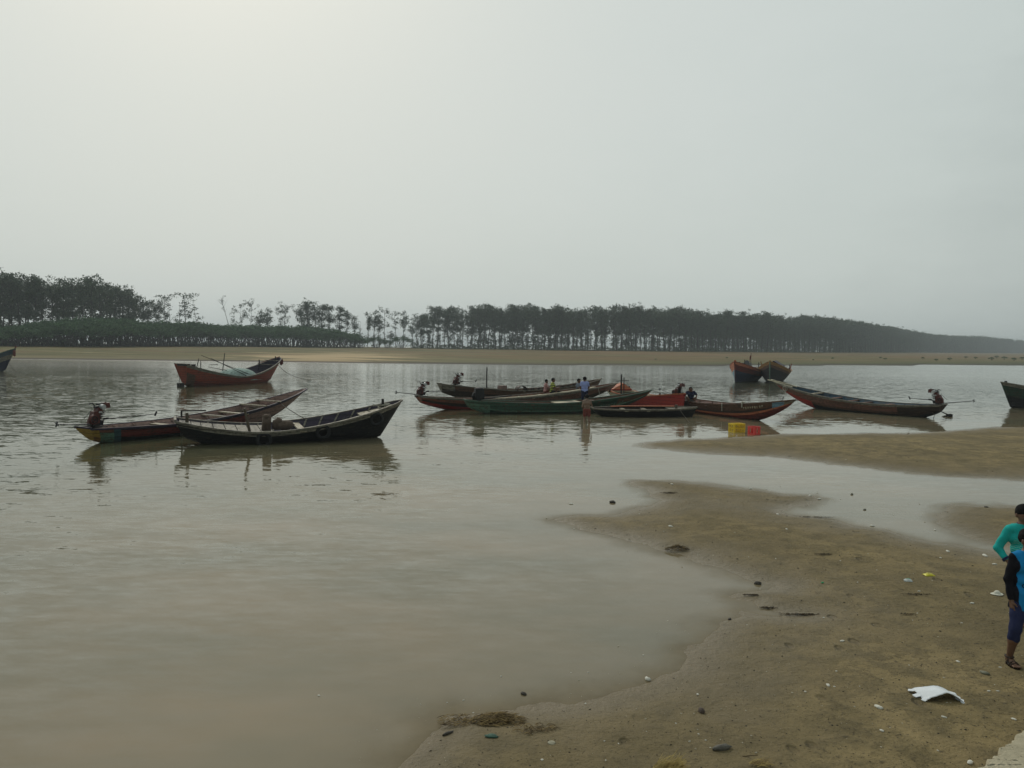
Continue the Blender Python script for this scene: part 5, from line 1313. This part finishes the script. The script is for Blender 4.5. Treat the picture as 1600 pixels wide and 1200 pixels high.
    # hair
    hp = [ell(hd+u*.022*s-f*.010*s, (R_*1.14, R_*1.22, R_*1.20), .01)]
    hm = sdf_mesh('hair', hp, grid, cuts=[(hd+u*.020*s+f*.030*s, (fv*.55-uv*.85))], warp=.0035 if grid < .012 else .004)
    link('hair', hm, M(hair), root)
    off = .010 if grid < .012 else .016
    def grow(p, e): return (p[0], p[1], p[2]+(e if p[0] == 'e' else 0), p[3]+e, p[4]+e, p[5]) if p[0] == 'c' else ('e', p[1], p[2]+e, 0, 0, p[5])
    wp = .0045 if grid < .012 else .004
    if shirt:
        pr = [grow(p, off) for p in tor]
        if hem: pr += [cap(pv+ax*q_, pv+ax*q_-Vector((0,0,hem*s)), .066*s+off, .070*s+off, .04) for q_ in (-.04*s, .04*s)]
        if sleeve > 0:
            for A2 in arms:
                if sleeve <= .5: a, b = Vector(A2[0][1]), Vector(A2[0][2]); pr.append(cap(a, a.lerp(b, sleeve*2), A2[0][3]+off, A2[0][4]+off, .02))
                else:
                    pr.append(grow(A2[0], off)); a, b = Vector(A2[1][1]), Vector(A2[1][2]); pr.append(cap(a, a.lerp(b, (sleeve-.5)*2), A2[1][3]+off*1.1, A2[1][4]+off*1.2, .015))
        upv = (nk-pv).normalized(); cuts = [(pv-upv*((hem or .055)*s), -upv), (nk+upv*.012*s, upv)]
        sm = sdf_mesh('shirt', pr, grid, cuts, wp)
        so = link('shirt', sm, shirt if isinstance(shirt, list) else M(shirt), root)
    else: so = None
    if pants:
        pr = [grow(tor[3], off*.8)]
        for L2 in legs:
            pr.append(grow(L2[0], off*1.1)); a, b = Vector(L2[1][1]), Vector(L2[2][2])
            if pant_to > .5: pr.append(cap(a, a.lerp(b, (pant_to-.5)*2), .036*s+off*.8, .036*s+off*.8-.010*s*(pant_to-.5), .02))
        if pant_to < .5:
            pr = [grow(tor[3], off*.8)]+[cap(Vector(L2[0][1]), Vector(L2[0][1]).lerp(Vector(L2[0][2]), pant_to*2), .052*s+off, .046*s+off, .03) for L2 in legs]
        upv = (nk-pv).normalized()
        link('trousers', sdf_mesh('trousers', pr, grid, [(pv+upv*.035*s, upv)], wp), M(pants), root)
    return root, so, o
STAND = dict(head=(0,-.005,.925), neck=(0,0,.835), chest=(0,0,.74), pelvis=(0,0,.53), shl=(-.105,0,.80), shr=(.105,0,.80), ell=(-.135,.01,.63), elr=(.135,.01,.63), wl=(-.14,-.02,.49), wr=(.14,-.02,.49),
             hl=(-.05,0,.51), hr=(.05,0,.51), kl=(-.065,-.02,.28), kr=(.06,0,.28), al=(-.075,.0,.045), ar=(.075,0,.045), tl=(-.09,-.10,.014), tr=(.085,-.10,.014))
# front boy
fp = place(1581, 1040); Ht = 1.51
base = Vector((fp.x+.165, fp.y+.06, H(fp.x, fp.y)))
J = dict(STAND); J.update(shl=(-.094,0,.80), shr=(.094,0,.80), ell=(-.122,.02,.63), wl=(-.118,-.015,.48), kl=(-.098,-.045,.275), hl=(-.05,0,.51), al=(-.105,.0,.047), tl=(-.112,-.10,.016), head=(.0,-.01,.925), kr=(.075,.02,.28), ar=(.11,.10,.05), tr=(.12,.01,.02))
root, so, bo = person('boy in front, blue shirt with black sleeves and rolled navy trousers, cut by the frame', base, 0, J, Ht, .0055, 'blue_cloth', .93, 'navy_cloth', .66, 'skin', look=(.35,-1,-.15), hands={'wl':(None,(0,-1,0),(1,0,0),.55)}, hem=.115)
# black sleeves: paint by position on the shirt
me = so.data; me.materials.append(M('black_cloth')); me.materials.append(M('navy_cloth')); nf = len(me.polygons); cen = np.empty(nf*3); me.polygons.foreach_get('center', cen); cen = cen.reshape(-1,3)/Ht
line = .090-.0*cen[:,2]; mi = (np.abs(cen[:,0]) > line+np.clip((cen[:,2]-.775)*.55,0,.03)).astype(np.int32)
me.polygons.foreach_set('material_index', mi)
# shirt print, letters laid on the cloth
dg = bpy.context.evaluated_depsgraph_get()
bv = BVHTree.FromPolygons([v.co for v in me.vertices], [p.vertices for p in me.polygons])
for txt, x0, z0, sz in (('SILVE', -.11, .735*Ht, .075), ('00 SPORT', -.105, .585*Ht, .055)):
    cu_ = bpy.data.curves.new('lettering', 'FONT'); cu_.body = txt[:5] if sz > .06 else '00'; cu_.size = sz*1.25; cu_.extrude = .001; cu_.resolution_u = 2
    to = bpy.data.objects.new('lettering_src', cu_); col.objects.link(to); bpy.context.view_layer.update()
    tm_ = bpy.data.meshes.new_from_object(to.evaluated_get(bpy.context.evaluated_depsgraph_get())); bpy.data.objects.remove(to)
    for v in tm_.vertices:
        x, y = v.co.x+x0, v.co.y+z0; hit = bv.ray_cast(Vector((x, -1, y)), Vector((0,1,0)))
        yy_ = hit[0].y if hit[0] else -.1; v.co = Vector((x, yy_-.004-(.003 if v.co.z > 0 else 0), y))
    link('lettering', tm_, M('black_cloth'), root)
# sandals
for sx, k in ((0,'al'),(1,'ar')):
    a = Vector(J[k])*Ht; tt_ = Vector(J['tl' if sx == 0 else 'tr'])*Ht; b = MB(); d_ = Vector((tt_.x-a.x, tt_.y-a.y, 0)).normalized()
    n_ = 16; c_ = Vector((a.x, a.y, a.z-.05*Ht+.004))+d_*.045*Ht
    for zz in (0,.018):
        for i in range(n_):
            q = 2*math.pi*i/n_; b.v.append(tuple(c_+d_*(.082*Ht*math.cos(q))+Vector((-d_.y,d_.x,0))*(.030*Ht*math.sin(q)*(1.15 if math.cos(q) > 0 else .9))+Vector((0,0,zz-.012))))
    b.f += [tuple(range(n_))[::-1], tuple(range(n_,2*n_))]+[(i,(i+1) % n_,n_+(i+1) % n_,n_+i) for i in range(n_)]; b.m += [0]*(n_+2)
    sd3 = Vector((-d_.y,d_.x,0))
    for f0, r_, zt in ((.018,.030,.062),(.055,.034,.048),(.075,.034,.04)):
        c2 = Vector((a.x,a.y,a.z-.045*Ht))+d_*f0*Ht
        b.tube([c2+sd3*r_*Ht*math.cos(q)+Vector((0,0,zt*math.sin(q)+.004)) for q in np.linspace(0,math.pi,9)], .009, 6)
    b.tube([Vector((a.x,a.y,a.z+.012))+d_*.030*Ht*math.cos(q)+sd3*.027*Ht*math.sin(q) for q in np.linspace(0,6.28,13)], .009, 6)
    b.build('sandal', M('dark_brown'), root, smooth=False)
# rear boy, hand on hip
rp = at(1590, 1000, 9.9); base = Vector((rp.x, 9.9, H(rp.x, 9.9)))
J = dict(STAND); J.update(head=(.0,-.015,.925), neck=(0,0,.84), shl=(-.105,0,.80), ell=(-.178,.035,.635), wl=(-.135,-.06,.535), pelvis=(.03,0,.53), hl=(-.01,0,.51), hr=(.07,0,.51), kl=(-.0,0,.28), al=(.0,.02,.045), tl=(.0,-.08,.014))
root2, so2, bo2 = person('taller boy behind, teal long sleeved shirt, elbow bent outwards, partly hidden', base, 0, J, 1.53, .0065, 'teal_print', .86, 'dark_cloth', .97, 'skin_tan', look=(-.02,-1,-.35), hands={'wl':((.35,-.25,-.9),(.6,-.6,-.2),(.4,.9,0),.5)}, hem=.10)
b = MB(); nk_ = Vector(J['neck'])*1.53
b.tube([nk_+Vector((.062*math.cos(q), .052*math.sin(q)-.004, .012+.014*math.sin(q))) for q in np.linspace(0,6.28,20)], .009, 6); b.build('collar', M('navy_cloth'), root2)
b = MB(); e_, w_ = Vector(J['ell'])*1.53, Vector(J['wl'])*1.53; c_ = e_.lerp(w_,.74); dn = (w_-e_).normalized(); b.tube([c_-dn*.012, c_+dn*.014], [.051,.049], 16); b.build('cuff', M('navy_cloth'), root2, smooth=False)
# ---- people at the boats (pixel, depth)
def wbase(px, py, Y): v = at(px, py, Y); return Vector((v.x, v.y, v.z))
SIT = dict(head=(0,-.02,.53), neck=(0,0,.44), chest=(0,.01,.35), pelvis=(0,.03,.14), shl=(-.105,0,.41), shr=(.105,0,.41), ell=(-.15,-.06,.27), elr=(.15,-.06,.27), wl=(-.08,-.19,.25), wr=(.08,-.19,.25),
           hl=(-.05,.02,.11), hr=(.05,.02,.11), kl=(-.07,-.22,.26), kr=(.07,-.22,.26), al=(-.06,-.22,.045), ar=(.06,-.22,.045), tl=(-.07,-.31,.02), tr=(.07,-.31,.02))
person('seated person in pink top on the long boats, beside the one in stripes', wbase(853,616,48.6), R(100), SIT, 1.5, .02, 'pink_cloth', .4, 'maroon_cloth', .9)
person('seated person in yellow and black striped shirt with knees drawn up', wbase(863.5,617,48.0), R(75), SIT, 1.68, .02, 'striped_cloth', .4, 'dark_cloth', .95, look=(0,-1,0))
person('person in grey top seated behind the man in the pale blue shirt', wbase(903.5,617.5,50.0), R(60), SIT, 1.72, .02, 'grey_blue_cloth', .35, 'dark_cloth', .95)
J = dict(STAND); J.update(ell=(-.15,-.02,.64), wl=(-.10,-.09,.56), elr=(.15,-.02,.64), wr=(.10,-.09,.56))
person('man standing with his back turned in pale blue shirt and dark shorts', wbase(913,634.5,43.6), R(180), J, 1.62, .018, 'pale_blue_cloth', .3, 'dark_blue_cloth', .60, hair='hair', build=1.1)
J = dict(STAND); J.update(head=(0,-.05,.90), neck=(0,-.02,.82), chest=(0,0,.72), shl=(-.10,-.02,.785), shr=(.10,-.02,.785), ell=(-.15,-.12,.66), wl=(-.17,-.24,.60), elr=(.13,-.02,.62), wr=(.08,-.12,.52), kl=(-.07,-.03,.28), kr=(.06,-.05,.28), al=(-.09,.02,.045), ar=(.07,.03,.045))
mp = gp(917, 661); person('shirtless man in a faded red cloth wading beside the green boat, hands on its rim', Vector((mp.x, mp.y+.15, -.24)), R(178), {k: (-v[0], v[1], v[2]) if k in () else v for k, v in J.items()}, 1.62, .018, None, 0, 'maroon_cloth', .30, 'skin_grey')
J = dict(SIT); J.update(head=(-.02,-.10,.49), neck=(0,-.06,.41), chest=(0,-.03,.32), ell=(-.19,-.06,.31), wl=(-.16,-.17,.20), elr=(.19,-.06,.31), wr=(.16,-.17,.20), kl=(-.13,-.2,.22), kr=(.13,-.2,.22), al=(-.08,-.2,.045), ar=(.08,-.2,.045))
person('crouching person in dark top on the stern of the boat behind the red bow', wbase(1079,631,44.6), R(-5), J, 1.68, .02, 'dark_blue_cloth', .45, 'grey_cloth', .9, 'skin')
